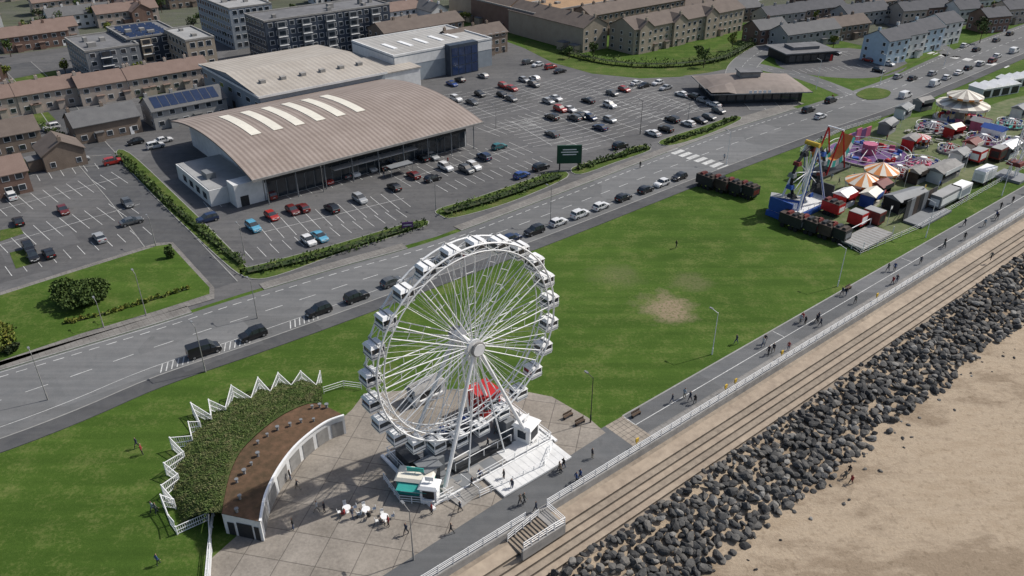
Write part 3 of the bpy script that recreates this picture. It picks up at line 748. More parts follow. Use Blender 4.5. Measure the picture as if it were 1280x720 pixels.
for i in range(len(Z)-1):
    a,b=Z[i],Z[i+1]
    ha=2.0 if i%2==0 else 1.5; hb=1.5 if i%2==0 else 2.0
    if i>=24: ha=hb=1.2
    o.tube('post',m_white,a,a+Vector((0,0,ha+.1)),.1,6)
    m=max(2,int((b-a).length/.24))
    for t in (0.08,.5,1): o.tube('rail',m_white,a+Vector((0,0,max(.12,ha*t))),b+Vector((0,0,max(.12,hb*t))),.06,4)
    for j in range(1,m):
        q=a.lerp(b,j/m); h=ha+(hb-ha)*j/m; o.tube('baluster',m_white,q+Vector((0,0,.1)),q+Vector((0,0,h)),.036,4)
o.single()

# ---------------------------------------------------------------- railings
def railing(name,pts,h=1.15,step=2.0,rails=(.35,.7,1.12),r=.045):
    o=Ob(name)
    for a,b in zip(pts[:-1],pts[1:]):
        n=max(1,round((b-a).length/step))
        for i in range(n+1):
            q=a.lerp(b,i/n); o.tube('post',m_white,q,q+Vector((0,0,h+.05)),.06,5)
        for z in rails: o.tube('rail',m_white,a+Vector((0,0,z)),b+Vector((0,0,z)),r,5)
    return o.single()
u_gap=UB(684,634)[0]; u_lo=UB(535,708)[0]; u_s=UB(640,648)[0]
railing('promenade_railing',[W(u_gap,WALL-.2,.1),W(500,WALL-.2,.1)],1.15,2.0,(.3,.6,.9,1.15),.04)
railing('promenade_railing',[W(u_lo-14,WALL-.2,.1),W(u_s+1.0,WALL-.2,.1)],1.15,2.0,(.3,.6,.9,1.15),.04)
o=Ob('beach_steps'); ns=10
u1=u_gap-.2; 
o.box('landing',m_conc2,u1-1.6,u1,48.0,50.98,-1.0,.02)
for i in range(ns):
    x1=u1-1.6-i*.46; o.box('step',m_conc2 if i%2 else m_conc3,x1-.46,x1,48.3,50.98,-1.05,-.1-.09*i)
    o.box('step_nosing',m_dark,x1-.46,x1-.36,48.32,50.96,-.098-.09*i,-.094-.09*i)
o.box('side_wall',m_conc2,u1-6.4,u1,47.7,47.98,-1.3,.15)
for bb in (47.85,50.7):
    a=Vector((u1-1.6,bb,.15 if bb<48 else .02)); c=Vector((u1-6.2,bb,.15 if bb<48 else -.95)); 
    for k in range(5):
        q=a.lerp(c,k/4); o.tube('rail_post',m_white,q,q+Vector((0,0,1.1)),.06,5)
    for z in (.4,.75,1.1): o.tube('handrail',m_white,a+Vector((0,0,z)),c+Vector((0,0,z)),.05,5)
for z in (.4,.75,1.1): o.tube('handrail',m_white,(u1,47.85,.02+z),(u1-1.6,47.85,.15+z),.05,5); o.tube('handrail',m_white,(u1,47.85,.02+z),(u1,51,.02+z),.05,5)
o.tube('rail_post',m_white,(u1,47.85,0),(u1,47.85,1.1),.06,5)
o.M=FR((0,0,0)); o.group()
railing('plaza_railing',[G(405,492),G(430,484),G(452,487)],1.1)
railing('plaza_railing',[G(268,645),G(262,690),G(258,735)],1.1)

# ---------------------------------------------------------------- rocks
def icosa():
    t=(1+5**.5)/2; v=[(-1,t,0),(1,t,0),(-1,-t,0),(1,-t,0),(0,-1,t),(0,1,t),(0,-1,-t),(0,1,-t),(t,0,-1),(t,0,1),(-t,0,-1),(-t,0,1)]
    f=[(0,11,5),(0,5,1),(0,1,7),(0,7,10),(0,10,11),(1,5,9),(5,11,4),(11,10,2),(10,7,6),(7,1,8),(3,9,4),(3,4,2),(3,2,6),(3,6,8),(3,8,9),(4,9,5),(2,4,11),(6,2,10),(8,6,7),(9,8,1)]
    v=[Vector(x).normalized() for x in v]; cache={}; out=[]
    def mid(a,b):
        k=(min(a,b),max(a,b))
        if k not in cache: v.append(((v[a]+v[b])/2).normalized()); cache[k]=len(v)-1
        return cache[k]
    for a,b,c in f:
        x,y,z=mid(a,b),mid(b,c),mid(c,a); out+=[(a,x,z),(b,y,x),(c,z,y),(x,y,z)]
    return v,out
iv,iF=icosa(); rk=[]
rr=random.Random(21)
for k in range(16):
    planes=[(Vector((rr.uniform(-1,1),rr.uniform(-1,1),rr.uniform(-1,1))).normalized(),rr.uniform(.5,.8)) for _ in range(9)]
    L_=[]
    for v in iv:
        s=1.0
        for pn,pd in planes:
            dd=v.dot(pn)
            if dd>1e-3: s=min(s,pd/dd)
        L_.append(v*s*rr.uniform(.95,1.03))
    rk.append(L_)
vs=[];fs=[]
def addrock(u,b,z,s):
    T=rk[rr.randrange(16)]; rot=Matrix.Rotation(rr.uniform(0,6.28),3,'Z')@Matrix.Rotation(rr.uniform(-.6,.6),3,'X')
    sx,sy,sz=s*rr.uniform(.85,1.45),s*rr.uniform(.75,1.1),s*rr.uniform(.6,.95); c=W(u,b,z); n0=len(vs)
    for v in T:
        q=rot@Vector((v.x*sx,v.y*sy,v.z*sz)); vs.append((c.x+q.x,c.y+q.y,c.z+q.z))
    fs.extend([(a+n0,b_+n0,c_+n0) for a,b_,c_ in iF])
u=12
while u<250:
    for b0 in [35.0+.85*i for i in range(12)]:
        edge=1.3*math.sin(u*.21)+.8*math.sin(u*.53+1)
        b_=b0+rr.uniform(-.5,.5)
        if b_<35.3+edge*.5 and rr.random()<.75: continue
        t=(b_-35)/9.2; z=-4.2+t*2.0+rr.uniform(-.2,.35)
        addrock(u+rr.uniform(-.5,.5),min(b_,44.5),z,rr.uniform(.4,.8)*(.8 if b_>43 else 1))
    u+=.92
for _ in range(160): addrock(rr.uniform(15,240),35.0-rr.random()**2*4,-4.35,rr.uniform(.12,.4))
me=bpy.data.meshes.new('rock_armour'); me.from_pydata(vs,[],fs); me.materials.append(m_rock); me.update()
bpy.context.collection.objects.link(bpy.data.objects.new('rock_armour',me))

# ---------------------------------------------------------------- cars
def carmesh(kind):
    o=Ob('parked_car')
    if kind=='hatch': S=[(-2.0,.45,.5),(-1.97,.9,.93),(-1.88,.92,1.02),(-1.5,.93,1.40),(-.8,.93,1.48),(.15,.93,1.44),(.95,.92,.98),(1.75,.84,.88),(1.97,.7,.72),(2.02,.42,.45)]; gl=(2,6)
    if kind=='saloon': S=[(-2.25,.45,.5),(-2.2,.85,.9),(-1.75,.92,.98),(-1.15,.93,1.32),(-.6,.93,1.42),(.25,.93,1.40),(1.1,.92,.96),(1.95,.82,.86),(2.2,.68,.7),(2.25,.42,.45)]; gl=(2,6)
    if kind=='suv': S=[(-2.15,.5,.55),(-2.12,1.0,1.05),(-2.05,1.04,1.12),(-1.8,1.05,1.60),(-.9,1.05,1.70),(.25,1.05,1.66),(.98,1.03,1.12),(1.85,.96,1.0),(2.1,.8,.82),(2.18,.5,.52)]; gl=(2,6)
    if kind=='van': S=[(-2.5,.5,.55),(-2.48,1.1,1.3),(-2.46,1.15,1.85),(-2.3,1.15,1.98),(-.5,1.15,2.0),(.9,1.12,1.92),(1.65,1.08,1.2),(2.2,.9,.98),(2.42,.75,.78),(2.48,.5,.52)]; gl=(3,6)
    w=.88 if kind!='van' else .95; g0=.70 if kind!='van' else .85
    rings=[]
    for i,(x,be,to) in enumerate(S):
        ins=.1 if i in (0,len(S)-1) else 0
        tw=g0 if to-be>.2 else w-.12-ins
        rings.append([(x,-(w-.1-ins),.22),(x,-(w-ins),.5 if be>.5 else be*.8),(x,-(w-.03-ins),be),(x,-tw,to),(x,tw,to),(x,(w-.03-ins),be),(x,(w-ins),.5 if be>.5 else be*.8),(x,(w-.1-ins),.22)])
    for i in range(len(S)-1):
        a,b=rings[i],rings[i+1]
        for j in range(7):
            q=[a[j],b[j],b[j+1],a[j+1]]; big=max(S[i][2]-S[i][1],S[i+1][2]-S[i+1][1])>.2
            m=m_car
            if j in (2,4) and big and not(kind=='van' and i<4): m=m_glass
            if j==3 and i==gl[1]-1: m=m_glass
            if j==3 and i==gl[0] and kind!='van': m=m_glass
            o.poly('p' if m is m_car else 'g',m,q)
        o.poly('u',m_dark,[a[0],a[7],b[7],b[0]])
    o.poly('p',m_car,rings[0][::-1]); o.poly('p',m_car,rings[-1])
    for s in (-1,1):
        for i in range(gl[0]+1,gl[1]):
            a=rings[i][2 if s<0 else 5]; b=rings[i][3 if s<0 else 4]; o.tube('pl',m_car,(a[0],a[1]+s*.004,a[2]),(b[0],b[1]+s*.012,b[2]),.045,4)
        xf=S[-1][0];xr=S[0][0]
        o.box('lw',m_lampw,xf-.16,xf+.015,s*.5-.2,s*.5+.2,.55,.70); o.box('lr',m_lampr,xr-.02,xr+.1,s*.55-.17,s*.55+.17,.68,.84)
        o.box('mir',m_car,.72,.9,s*(w+.1)-.09,s*(w+.1)+.09,.95,1.08)
        for x in (S[-1][0]-.78,S[0][0]+.75):
            y=s*(w-.09); o.tube('t',m_tyre,(x,y-.11,.32),(x,y+.11,.32),.33,14); o.tube('r',m_rim,(x,y+s*.112,.32),(x,y+s*.125,.32),.2,10)
            o.box('arch',m_dark,x-.38,x+.38,y+s*.07,y+s*.094,.3,.66)
    o.box('plate',m_lampw,S[-1][0]-.01,S[-1][0]+.03,-.26,.26,.42,.52); o.box('plate',m_yellow,S[0][0]-.03,S[0][0]+.01,-.26,.26,.55,.65)
    return o.single(link=False)
CM={k:carmesh(k) for k in ('hatch','saloon','suv','van')}
COL={'w':(.68,.68,.68),'k':(.012,.012,.014),'g':(.09,.095,.1),'s':(.33,.34,.35),'r':(.36,.025,.018),'d':(.13,.018,.016),'b':(.02,.06,.24),'n':(.015,.03,.08),'c':(.1,.33,.48),'t':(.02,.14,.15),'e':(.38,.34,.27)}
rc=random.Random(77)
def car(px,py,c,dirn,kind=None,name='parked_car'):
    p=G(px,py+2); kind=kind or rc.choice(['hatch','hatch','saloon','suv'])
    th={'a':TH,'b':TH+math.pi/2}.get(dirn,None)
    if th is None: th=dirn
    if rc.random()<.5 and name=='parked_car': th+=math.pi
    p.z=.045; inst(CM[kind],name,p,th+rc.uniform(-.03,.03),COL[c])
def roadth(px,py):
    c=G(px,py); i=min(range(1,len(ne)-1),key=lambda i:(ne[i]-c).length); d=ne[i+1]-ne[i-1]; return math.atan2(d.y,d.x),i
for px,py,c,k in [(256,440,'k','van'),(317,420,'k','suv'),(399,390,'k','suv'),(446,373,'k','suv'),(490,354,'g',None),(547,330,'k',None),(566,325,'d',None),(609,309,'g',None),(640,299,'n',None),(668,290,'k',None),(698,279,'w',None),(725,269,'w',None),(751,259,'w',None),(779,248,'k',None),(807,238,'k',None),(827,230,'w',None),(849,222,'k',None)]:
    th,i=roadth(px,py); car(px,py,c,th,k)
for px,py,c,d in [(15,246,'w','b'),(80,264,'d','b'),(24,278,'k','b'),(160,255,'g','b'),(165,278,'g','a'),(125,298,'s','b'),(37,311,'k','b'),(42,322,'k','b'),(62,318,'k','b'),(142,203,'r','a'),(65,160,'w','a'),(80,178,'b','a'),
 (260,275,'n','a'),(317,285,'c','b'),(340,271,'r','b'),(366,264,'d','b'),(379,261,'d','b'),(415,262,'k','b'),(450,250,'s','b'),(386,302,'w','b'),(400,297,'c','b'),(493,235,'k','b'),(517,220,'d','b'),(541,224,'k','a'),(557,210,'w','b'),(583,213,'g','b'),(592,209,'w','b'),(605,197,'n','b'),(624,184,'t','a'),(652,220,'b','a'),(676,210,'k','a'),
 (338,245,'d','b'),(408,226,'r','b'),(430,219,'g','b'),(442,217,'w','b'),(463,211,'s','b'),(476,209,'k','b'),(490,206,'n','b'),(528,198,'k','b'),(540,196,'s','b'),
 (630,108,'r','b'),(640,111,'r','b'),(628,119,'k','b'),(639,124,'g','b'),(655,100,'s','b'),(688,84,'r','a'),(700,89,'k','a'),(668,98,'w','b'),(672,81,'w','a'),(660,78,'g','a'),(700,137,'r','b'),(712,137,'w','b'),(690,147,'k','b'),(718,148,'g','b'),(735,145,'w','b'),(735,126,'k','b'),(762,132,'w','b'),(765,117,'g','b'),(780,112,'r','b'),(796,104,'w','a'),(805,107,'k','a'),(822,104,'w','a'),(832,110,'s','a'),
 (816,167,'w','b'),(832,162,'k','b'),(860,155,'w','b'),(874,151,'k','b'),(886,147,'g','b'),(840,150,'k','b'),(852,118,'w','b'),(866,121,'k','b'),(879,126,'s','b'),(892,131,'w','b'),(898,139,'g','b'),(775,183,'k','a'),(762,150,'s','b'),(750,160,'n','b'),(690,168,'g','b'),(565,105,'b','b'),(575,100,'k','b'),(604,95,'s','b'),(570,124,'w','b'),(600,118,'k','b'),(590,128,'g','b'),
 (1000,72,'w','b'),(1012,71,'s','b'),(1030,69,'k','b'),(1044,66,'g','b'),(1098,88,'k','b'),(1085,75,'r','b'),(1110,80,'w','b'),(195,183,'w','a'),(165,110,'w','b'),(12,200,'g','b'),(170,178,'k','a'),(205,176,'w','a'),(100,200,'s','a')]:
    car(px,py,c,d)
for k in range(6): car(rc.uniform(660,800),rc.uniform(105,160),rc.choice('wkgsnb'),'b')
for px,py,c,k in [(1010,138,'k','suv'),(1038,126,'k','suv'),(1025,146,'w','hatch'),(1131,120,'w','van'),(1140,98,'k','hatch'),(1168,105,'w','van'),(1165,92,'s','hatch'),(1183,97,'w','hatch'),(1198,91,'w','saloon'),(1122,96,'s','hatch'),(1220,62,'k','hatch'),(1246,70,'w','hatch'),(1267,64,'w','van'),(1245,50,'g','hatch'),(1210,85,'k','hatch'),(1225,80,'s','hatch'),(1240,76,'d','suv'),(1205,57,'w','hatch'),(1262,42,'k','hatch')]:
    th,i=roadth(px,py); car(px,py,c,th,k,'moving_car')

# ---------------------------------------------------------------- street furniture
def lamp(px,py,h=8,name='street_lamp',th=TH,mat=None):
    mat=mat or m_conc2
    o=Ob(name,FR(G(px,py),th)); o.tube('base',mat,(0,0,0),(0,0,1.2),.11,8); o.tube('pole',mat,(0,0,1.2),(0,0,h),.075,6,.05)
    o.tube('arm',mat,(0,0,h-.1),(0,1.1,h+.15),.045,5); o.box('lantern',m_grey,-.14,.14,1.0,1.6,h+.1,h+.24)
    o.single()
for px,py,hh in [(183,395,8),(257,465,8),(322,398,7),(738,528,7.5),(890,443,7.5),(1047,358,7.5),(1157,297,7.5),(1252,245,7.5),(517,700,7.5),(195,308,6),(306,318,6),(800,168,9),(688,280,8),(1020,112,9),(545,262,6),(405,240,6),(130,410,5),(620,160,6),(760,140,6),(1100,105,9),(1180,82,9),(908,205,8),(60,500,8),(860,150,6)]:
    lamp(px,py,hh,mat=m_dark if px in(738,800) else (m_white if px>880 else None))
p=G(711,212); o=Ob('supermarket_totem_sign',FR(p,TH-rad(35)))
for x in (-2.2,2.2): o.tube('post',m_dark,(x,0,0),(x,0,3.0),.16,6)
o.box('panel',m_green,-2.9,2.9,-.2,.2,1.6,6.0)
for i,(x0,x1,z) in enumerate([(-2,2,4.3),(-1.6,1.6,4.9),(-1.6,1.6,3.7)]): o.box('lettering',m_white if i==0 else m_yellow,x0,x1,-.24,-.203,z,z+.22)
o.single()
p=G(510,290); o=Ob('entrance_sign',FR(p,TH-rad(30))); o.tube('post',m_dark,(-.9,0,0),(-.9,0,1.6),.06); o.tube('post',m_dark,(.9,0,0),(.9,0,1.6),.06); o.box('panel',m_purple,-1.1,1.1,-.06,.06,1.0,2.2); o.box('lettering',m_white,-.8,.8,-.08,-.063,1.5,1.65); o.single()
for (px,py) in [(812,570),(990,455),(1110,382),(905,490),(935,493)]:
    u_,b_=UB(px,py); p=W(u_,51.9,.01); o=Ob('lifebuoy_post',FR(p)); o.tube('post',m_yellow,(0,0,0),(0,0,1.2),.05); o.box('housing',m_yellow,-.25,.25,-.08,.08,.8,1.4); o.single()
for (px,py) in [(710,522),(725,530),(795,520),(1060,362)]:
    o=Ob('bench',FR(G(px,py))); o.box('seat',m_bark,-.8,.8,-.2,.2,.42,.48); o.box('back',m_bark,-.8,.8,.18,.24,.55,.9)
    for x in (-.7,.7): o.box('leg',m_dark,x-.04,x+.04,-.18,.18,0,.415)
    o.single()

# ---------------------------------------------------------------- FERRIS WHEEL
HZ=16.9; RR=12.9; hp=G(583,426,HZ)
fw=Ob('ferris_wheel',FR((hp.x,hp.y,0)))
def wp(r,a,y): return Vector((r*math.sin(a),y,HZ+r*math.cos(a)))
NG=24
for y in (-1.15,1.15):
    for r,tr in ((RR,.12),(RR-.9,.085)):
        n=72
        for i in range(n): fw.tube('rim',m_white,wp(r,2*math.pi*i/n,y),wp(r,2*math.pi*(i+1)/n,y),tr,6,cap=False)
    for i in range(NG*2):
        a0=math.pi*i/NG; a1=math.pi*(i+1)/NG
        fw.tube('rim_lattice',m_white,wp(RR if i%2 else RR-.9,a0,y),wp(RR-.9 if i%2 else RR,a1,y),.045,5)
    for i in range(12):
        a=2*math.pi*i/12; y2=1.5*(1 if y>0 else -1)
        for s in (-1,1):
            fw.tube('spoke',m_white,wp(.9,a+s*.25,y2),wp(RR-.9,a+s*.06,y),.07,6)
        for t in (.45,.65,.82):
            rr_=.9+(RR-2)*t; da=.055*(RR/rr_)*.9; yy=y2+(y-y2)*t; fw.tube('spoke_tie',m_white,wp(rr_,a-da*.9,yy),wp(rr_,a+da*.9,yy),.035,4)
        a2=a+math.pi/12
        fw.tube('cable',m_white,wp(.9,a2,y2),wp(RR-.9,a2,y),.04,5)
        fw.tube('cable',m_white,wp(.9,a2,y2),wp(RR-.9,a+.4,y),.02,4)
        fw.tube('cable',m_white,wp(.9,a,y2),wp(RR-.9,a-.2,y),.02,4)
for i in range(NG):
    a=2*math.pi*i/NG; fw.tube('rim_tie',m_white,wp(RR-.9,a,-1.15),wp(RR-.9,a,1.15),.045,5)
    fw.tube('rim_tie',m_white,wp(RR-.9,a,-1.15),wp(RR-.9,a+.26,1.15),.035,4)
fw.tube('hub_axle',m_white,(0,-2.2,HZ),(0,2.2,HZ),.42,16)
for s in (-1,1):
    fw.tube('hub_flange',m_white,(0,s*1.35,HZ),(0,s*1.65,HZ),1.0,24); fw.tube('hub_disc',m_conc2,(0,s*2.2,HZ),(0,s*2.5,HZ),.95,24)
    fw.tube('hub_disc_boss',m_white,(0,s*2.51,HZ),(0,s*2.6,HZ),.8,20)
for i in range(NG):
    a=2*math.pi*(i+.5)/NG; c=wp(RR+.3,a,0); T=Matrix.Translation(c)
    for y in (-1.15,1.15):
        fw.tube('gondola_bracket',m_white,wp(RR,a-.05,y),c+Vector((0,y,0)),.05,5); fw.tube('gondola_bracket',m_white,wp(RR,a+.05,y),c+Vector((0,y,0)),.05,5)
    fw.tube('gondola_axle',m_conc2,c+Vector((0,-1.15,0)),c+Vector((0,1.15,0)),.06,6)
    w,d=.84,.86
    fw.box('gondola_body',m_white,-w,w,-d,d,-1.8,-1.1,T,taper=-.05)
    fw.box('gondola_floor',m_dark,-w*.85,w*.85,-d*.85,d*.85,-1.9,-1.801,T)
    fw.box('gondola_glass',m_glass,-w+.06,w-.06,-d+.06,d-.06,-1.098,-.40,T)
    for sx in (-1,1):
        for sy in (-1,1): fw.tube('gondola_post',m_white,c+Vector((sx*(w-.02),sy*(d-.02),-1.1)),c+Vector((sx*(w-.02),sy*(d-.02),-.35)),.06,5)
    fw.box('gondola_roof',m_white,-w-.1,w+.1,-d-.08,d+.08,-.39,-.06,T,taper=.22)
    fw.box('gondola_stripe',m_grey,-w-.09,w+.09,-d-.09,d+.09,-1.5,-1.42,T)
for s in (-1,1):
    for x in (-6.8,6.8):
        fw.tube('support_leg',m_white,(x*.03,s*2.0,HZ),(x,s*4.1,.5),.2,8,.27)
        fw.tube('support_leg',m_white,(x*.02,s*1.95,HZ-.3),(x*.42,s*3.6,.5),.1,6)
        for t in (.3,.55,.8):
            p1=Vector((0,s*2.0,HZ)).lerp(Vector((x,s*4.1,.5)),t); p2=Vector((0,s*1.95,HZ-.3)).lerp(Vector((x*.42,s*3.6,.5)),t*1.02); fw.tube('leg_brace',m_white,p1,p2,.06,5)
        fw.box('foot_plate',m_conc2,x-.6,x+.6,s*4.1-.6,s*4.1+.6,.42,.7)
fw.box('base_deck',m_grey,-9.2,9.2,-5.4,5.4,.12,.42)
for i in range(9):
    for j in range(5): 
        if (i+j)%2: fw.box('deck_plate',m_conc2,-9.0+i*2,-7.1+i*2,-5.2+j*2.05,-3.25+j*2.05,.422,.45)
fw.box('deck_pale',m_whitew,2.0,9.0,-5.3,-2.8,.455,.50)
fw.box('deck_pale',m_flat2,-2,9.0,-9.6,-5.62,.1,.36)
for i in range(12): fw.box('deck_lit_strip',m_whitew,-1.9+i*.92,-1.45+i*.92,-9.5,-5.65,.362,.38)  # pale strips paint the lit gaps between shadow stripes on the deck
for i in range(5): fw.box('entrance_step',m_conc2,-6,-3,-5.8-.35*i,-5.45-.35*i,.05,.42-.07*i)
for x in (-9.6,9.6): fw.box('outrigger',m_white,x-.2,x+.2,-6.0,6.0,.05,.35)
for y in (-5.5,5.5):
    fw.box('outrigger',m_white,-9.35,9.35,y-.1,y+.1,.2,.48)
    for x in range(-9,10,2):
        if y<0 and -7<x<-3: continue
        fw.tube('deck_rail',m_white,(x,y,.5),(x,y,1.6),.05,5)
    for z in (1.05,1.55):
        if y>0: fw.tube('deck_rail',m_white,(-9,y,z),(9,y,z),.045,5)
        else: fw.tube('deck_rail',m_white,(-3,y,z),(9,y,z),.045,5); fw.tube('deck_rail',m_white,(-9,y,z),(-6.5,y,z),.045,5)
for x in (-9.1,9.1):
    for z in (1.05,1.55): fw.tube('deck_rail',m_white,(x,-5.5,z),(x,5.5,z),.045,5)
    for y in range(-5,6,2): fw.tube('deck_rail',m_white,(x,y,.4),(x,y,1.6),.05,5)
fw.box('boarding_platform',m_dark,-4.5,4.5,-3.0,-1.7,.46,1.0); fw.box('boarding_platform',m_dark,-4.5,4.5,1.7,3.0,.46,1.0)
for x in (-4.4,-2.2,0,2.2,4.4):
    for s in (-1,1): fw.tube('platform_rail',m_white,(x,s*3.0,1.0),(x,s*3.0,2.1),.05)
for s in (-1,1): fw.tube('platform_rail',m_white,(-4.4,s*3.0,2.1),(4.4,s*3.0,2.1),.05)
fw.box('drive_unit',m_grey,-6.2,-4.9,-1.4,1.4,.46,2.6); fw.box('drive_unit',m_grey,4.9,6.2,-1.4,1.4,.46,2.6)
fw.box('operator_cabin',m_dark,-8.4,-6.4,-2.6,-.6,.46,2.8); fw.box('operator_cabin_window',m_glass,-8.3,-6.5,-2.64,-2.602,1.4,2.4); fw.box('operator_cabin_roof',m_grey,-8.7,-6.1,-2.9,-.3,2.81,2.95)
fw.box('control_cabinet',m_dark,-8.8,-7.2,.5,3.8,.46,2.3)
fw.box('red_cabin',m_red,4.6,7.6,3.3,6.6,.46,3.8); fw.box('red_cabin_roof',m_red,4.4,7.8,3.1,6.8,3.81,4.0); fw.box('red_cabin_window',m_glass,4.9,7.3,3.24,3.296,1.7,3.0)
for i in range(6):
    fw.box('crate_%d'%(i%3),[m_dark,m_grey,m_blue][i%3],-4+i*1.2,-3.3+i*1.2,4.0,4.8,.46,1.0+.2*(i%3))
fw.group()
def booth(name,px,py,L,D,H,wall,roof,th=TH,awn=None):
    o=Ob(name,FR(G(px,py),th)); o.box('walls',wall,0,L,0,D,.1,H); o.box('skirt',m_dark,.1,L-.1,.1,D-.1,.0,.1)
    o.box('roof',roof,-.25,L+.25,-.25,D+.25,H+.005,H+.35,taper=.3)
    o.box('hatch',m_dark,L*.15,L*.85,-.05,-.004,1.0,H-.35); o.box('counter',m_white,L*.12,L*.88,-.35,-.055,.9,.99)
    o.box('side_window',m_glass,-.05,-.004,D*.25,D*.75,1.1,H-.5)
    if awn: o.poly('awning',awn,[(L*.1,-.06,H-.1),(L*.9,-.06,H-.1),(L*.95,-1.2,H-.55),(L*.05,-1.2,H-.55)])
    o.tube('sign_pole',m_white,(L/2,D/2,H+.3),(L/2,D/2,H+1.0),.04); o.box('roof_sign',awn or wall,L*.25,L*.75,D/2-.05,D/2+.05,H+.6,H+1.2)
    o.group()
booth('ticket_kiosk',497,618,4.2,2.2,2.4,m_teal,m_cream,TH-rad(48),m_teal)
booth('ticket_kiosk',526,630,2.0,1.6,2.5,m_white,m_white,TH-rad(48))
booth('white_booth',662,560,2.4,2.4,2.8,m_white,m_white,TH+rad(20))
o=Ob('ramp',FR(G(562,625),TH+rad(10))); o.mesh('r',m_conc2,[(0,-2,.05),(3,-2,.05),(3,1,.45),(0,1,.45),(0,1,0),(3,1,0)],[(0,1,2,3),(3,2,5,4),(0,3,4),(1,5,2)])
o.tube('rail',m_white,(0,-2,1.05),(0,1,1.45),.04); o.tube('rail',m_white,(3,-2,1.05),(3,1,1.45),.04)
for x in (0,3): o.tube('post',m_white,(x,-2,0),(x,-2,1.05),.04); o.tube('post',m_white,(x,1,0.4),(x,1,1.45),.04)
o.single()
railing('queue_barrier',[G(480,600),G(500,628),G(545,632),G(575,622)],1.1,1.5)
railing('queue_barrier',[G(600,622),G(680,585),G(690,560)],1.1,1.5)
booth('generator_container',520,510,5,2.2,2.3,m_whitew,m_conc2)
def table(px,py):
    o=Ob('cafe_table',FR(G(px,py))); o.tube('top',m_white,(0,0,.72),(0,0,.76),.5,14); o.tube('stem',m_white,(0,0,0),(0,0,.72),.05); o.tube('foot',m_white,(0,0,0.02),(0,0,.05),.25,10)
    o.single()
    for a in (0.4,2.0,3.6):
        p=G(px,py)+Vector((.95*math.cos(a),.95*math.sin(a),.016)); c=Ob('cafe_chair',FR(p,a))
        c.box('seat',m_whitew,-.2,.2,-.2,.2,.42,.46); c.box('back',m_whitew,.18,.22,-.2,.2,.47,.85)
        for x in (-.17,.17):
            for y in (-.17,.17): c.tube('leg',m_whitew,(x,y,0),(x,y,.42),.02,4)
        c.single()
for q in [(434,640),(458,642),(481,651)]: table(*q)

# ---------------------------------------------------------------- fairground
def carousel(name,px,py,r,h,m1,m2,top=True,cars=None):
    o=Ob(name,FR(G(px,py))); o.tube('platform',m_conc2,(0,0,0),(0,0,.5),r,28); o.disc('floor',m1,(0,0),r*.96,.52,28)
    o.tube('centre_column',m2,(0,0,.5),(0,0,h),r*.18,12)
    if top:
        o.cone('canopy',m1,(0,0,h),r*1.02,r*.28,20,mats=[m1,m2]); o.cone('valance',m2,(0,0,h-.7),r*1.02,.7,20,r2=r*1.02,mats=[m2,m1])
        for i in range(10): a=i*.628; o.tube('pole',m_yellow,(r*.9*math.cos(a),r*.9*math.sin(a),.5),(r*.9*math.cos(a),r*.9*math.sin(a),h),.08)
    else:
        for i in range(24):
            a=i*.2618;b=a+.2618; o.tube('rail',m_white,(r*math.cos(a),r*math.sin(a),1.5),(r*math.cos(b),r*math.sin(b),1.5),.07); o.tube('post',m_white,(r*math.cos(a),r*math.sin(a),.5),(r*math.cos(a),r*math.sin(a),1.5),.06)
            if i%2: o.tube('sweep',m_whitew,(0,0,2.2),(r*.8*math.cos(a),r*.8*math.sin(a),1.2),.09)
    n=cars or 10
    for i in range(n):
        a=i*2*math.pi/n; T=Matrix.Translation((r*.68*math.cos(a),r*.68*math.sin(a),.55))@Matrix.Rotation(a*1.7,4,'Z')
        mm=[m_red,m_whitew,m_blue,m_pink,m_dark][i%5]; s=min(1,r*.16)
        o.box('car_seat_%d'%(i%5),mm,-s,s,-s*.7,s*.7,0,.5,T,taper=.1); o.box('car_back_%d'%(i%5),mm,-s,-s*.6,-s*.7,s*.7,.5,1.2,T,taper=.06)
    o.group()
def tent(px,py,r,h,name='striped_canopy'):
    o=Ob(name,FR(G(px,py))); o.cone('canopy',m_orange,(0,0,h),r,r*.5,16,mats=[m_orange,m_cream]); o.cone('valance',m_orange,(0,0,h-.5),r,.5,16,r2=r,mats=[m_cream,m_orange])
    for i in range(8): a=i*.785; o.tube('pole',m_white,(r*.95*math.cos(a),r*.95*math.sin(a),0),(r*.95*math.cos(a),r*.95*math.sin(a),h),.06)
    o.tube('counter',m_red,(0,0,0),(0,0,1.0),r*.6,12); o.tube('finial',m_yellow,(0,0,h+r*.5),(0,0,h+r*.5+.6),.06); o.group()
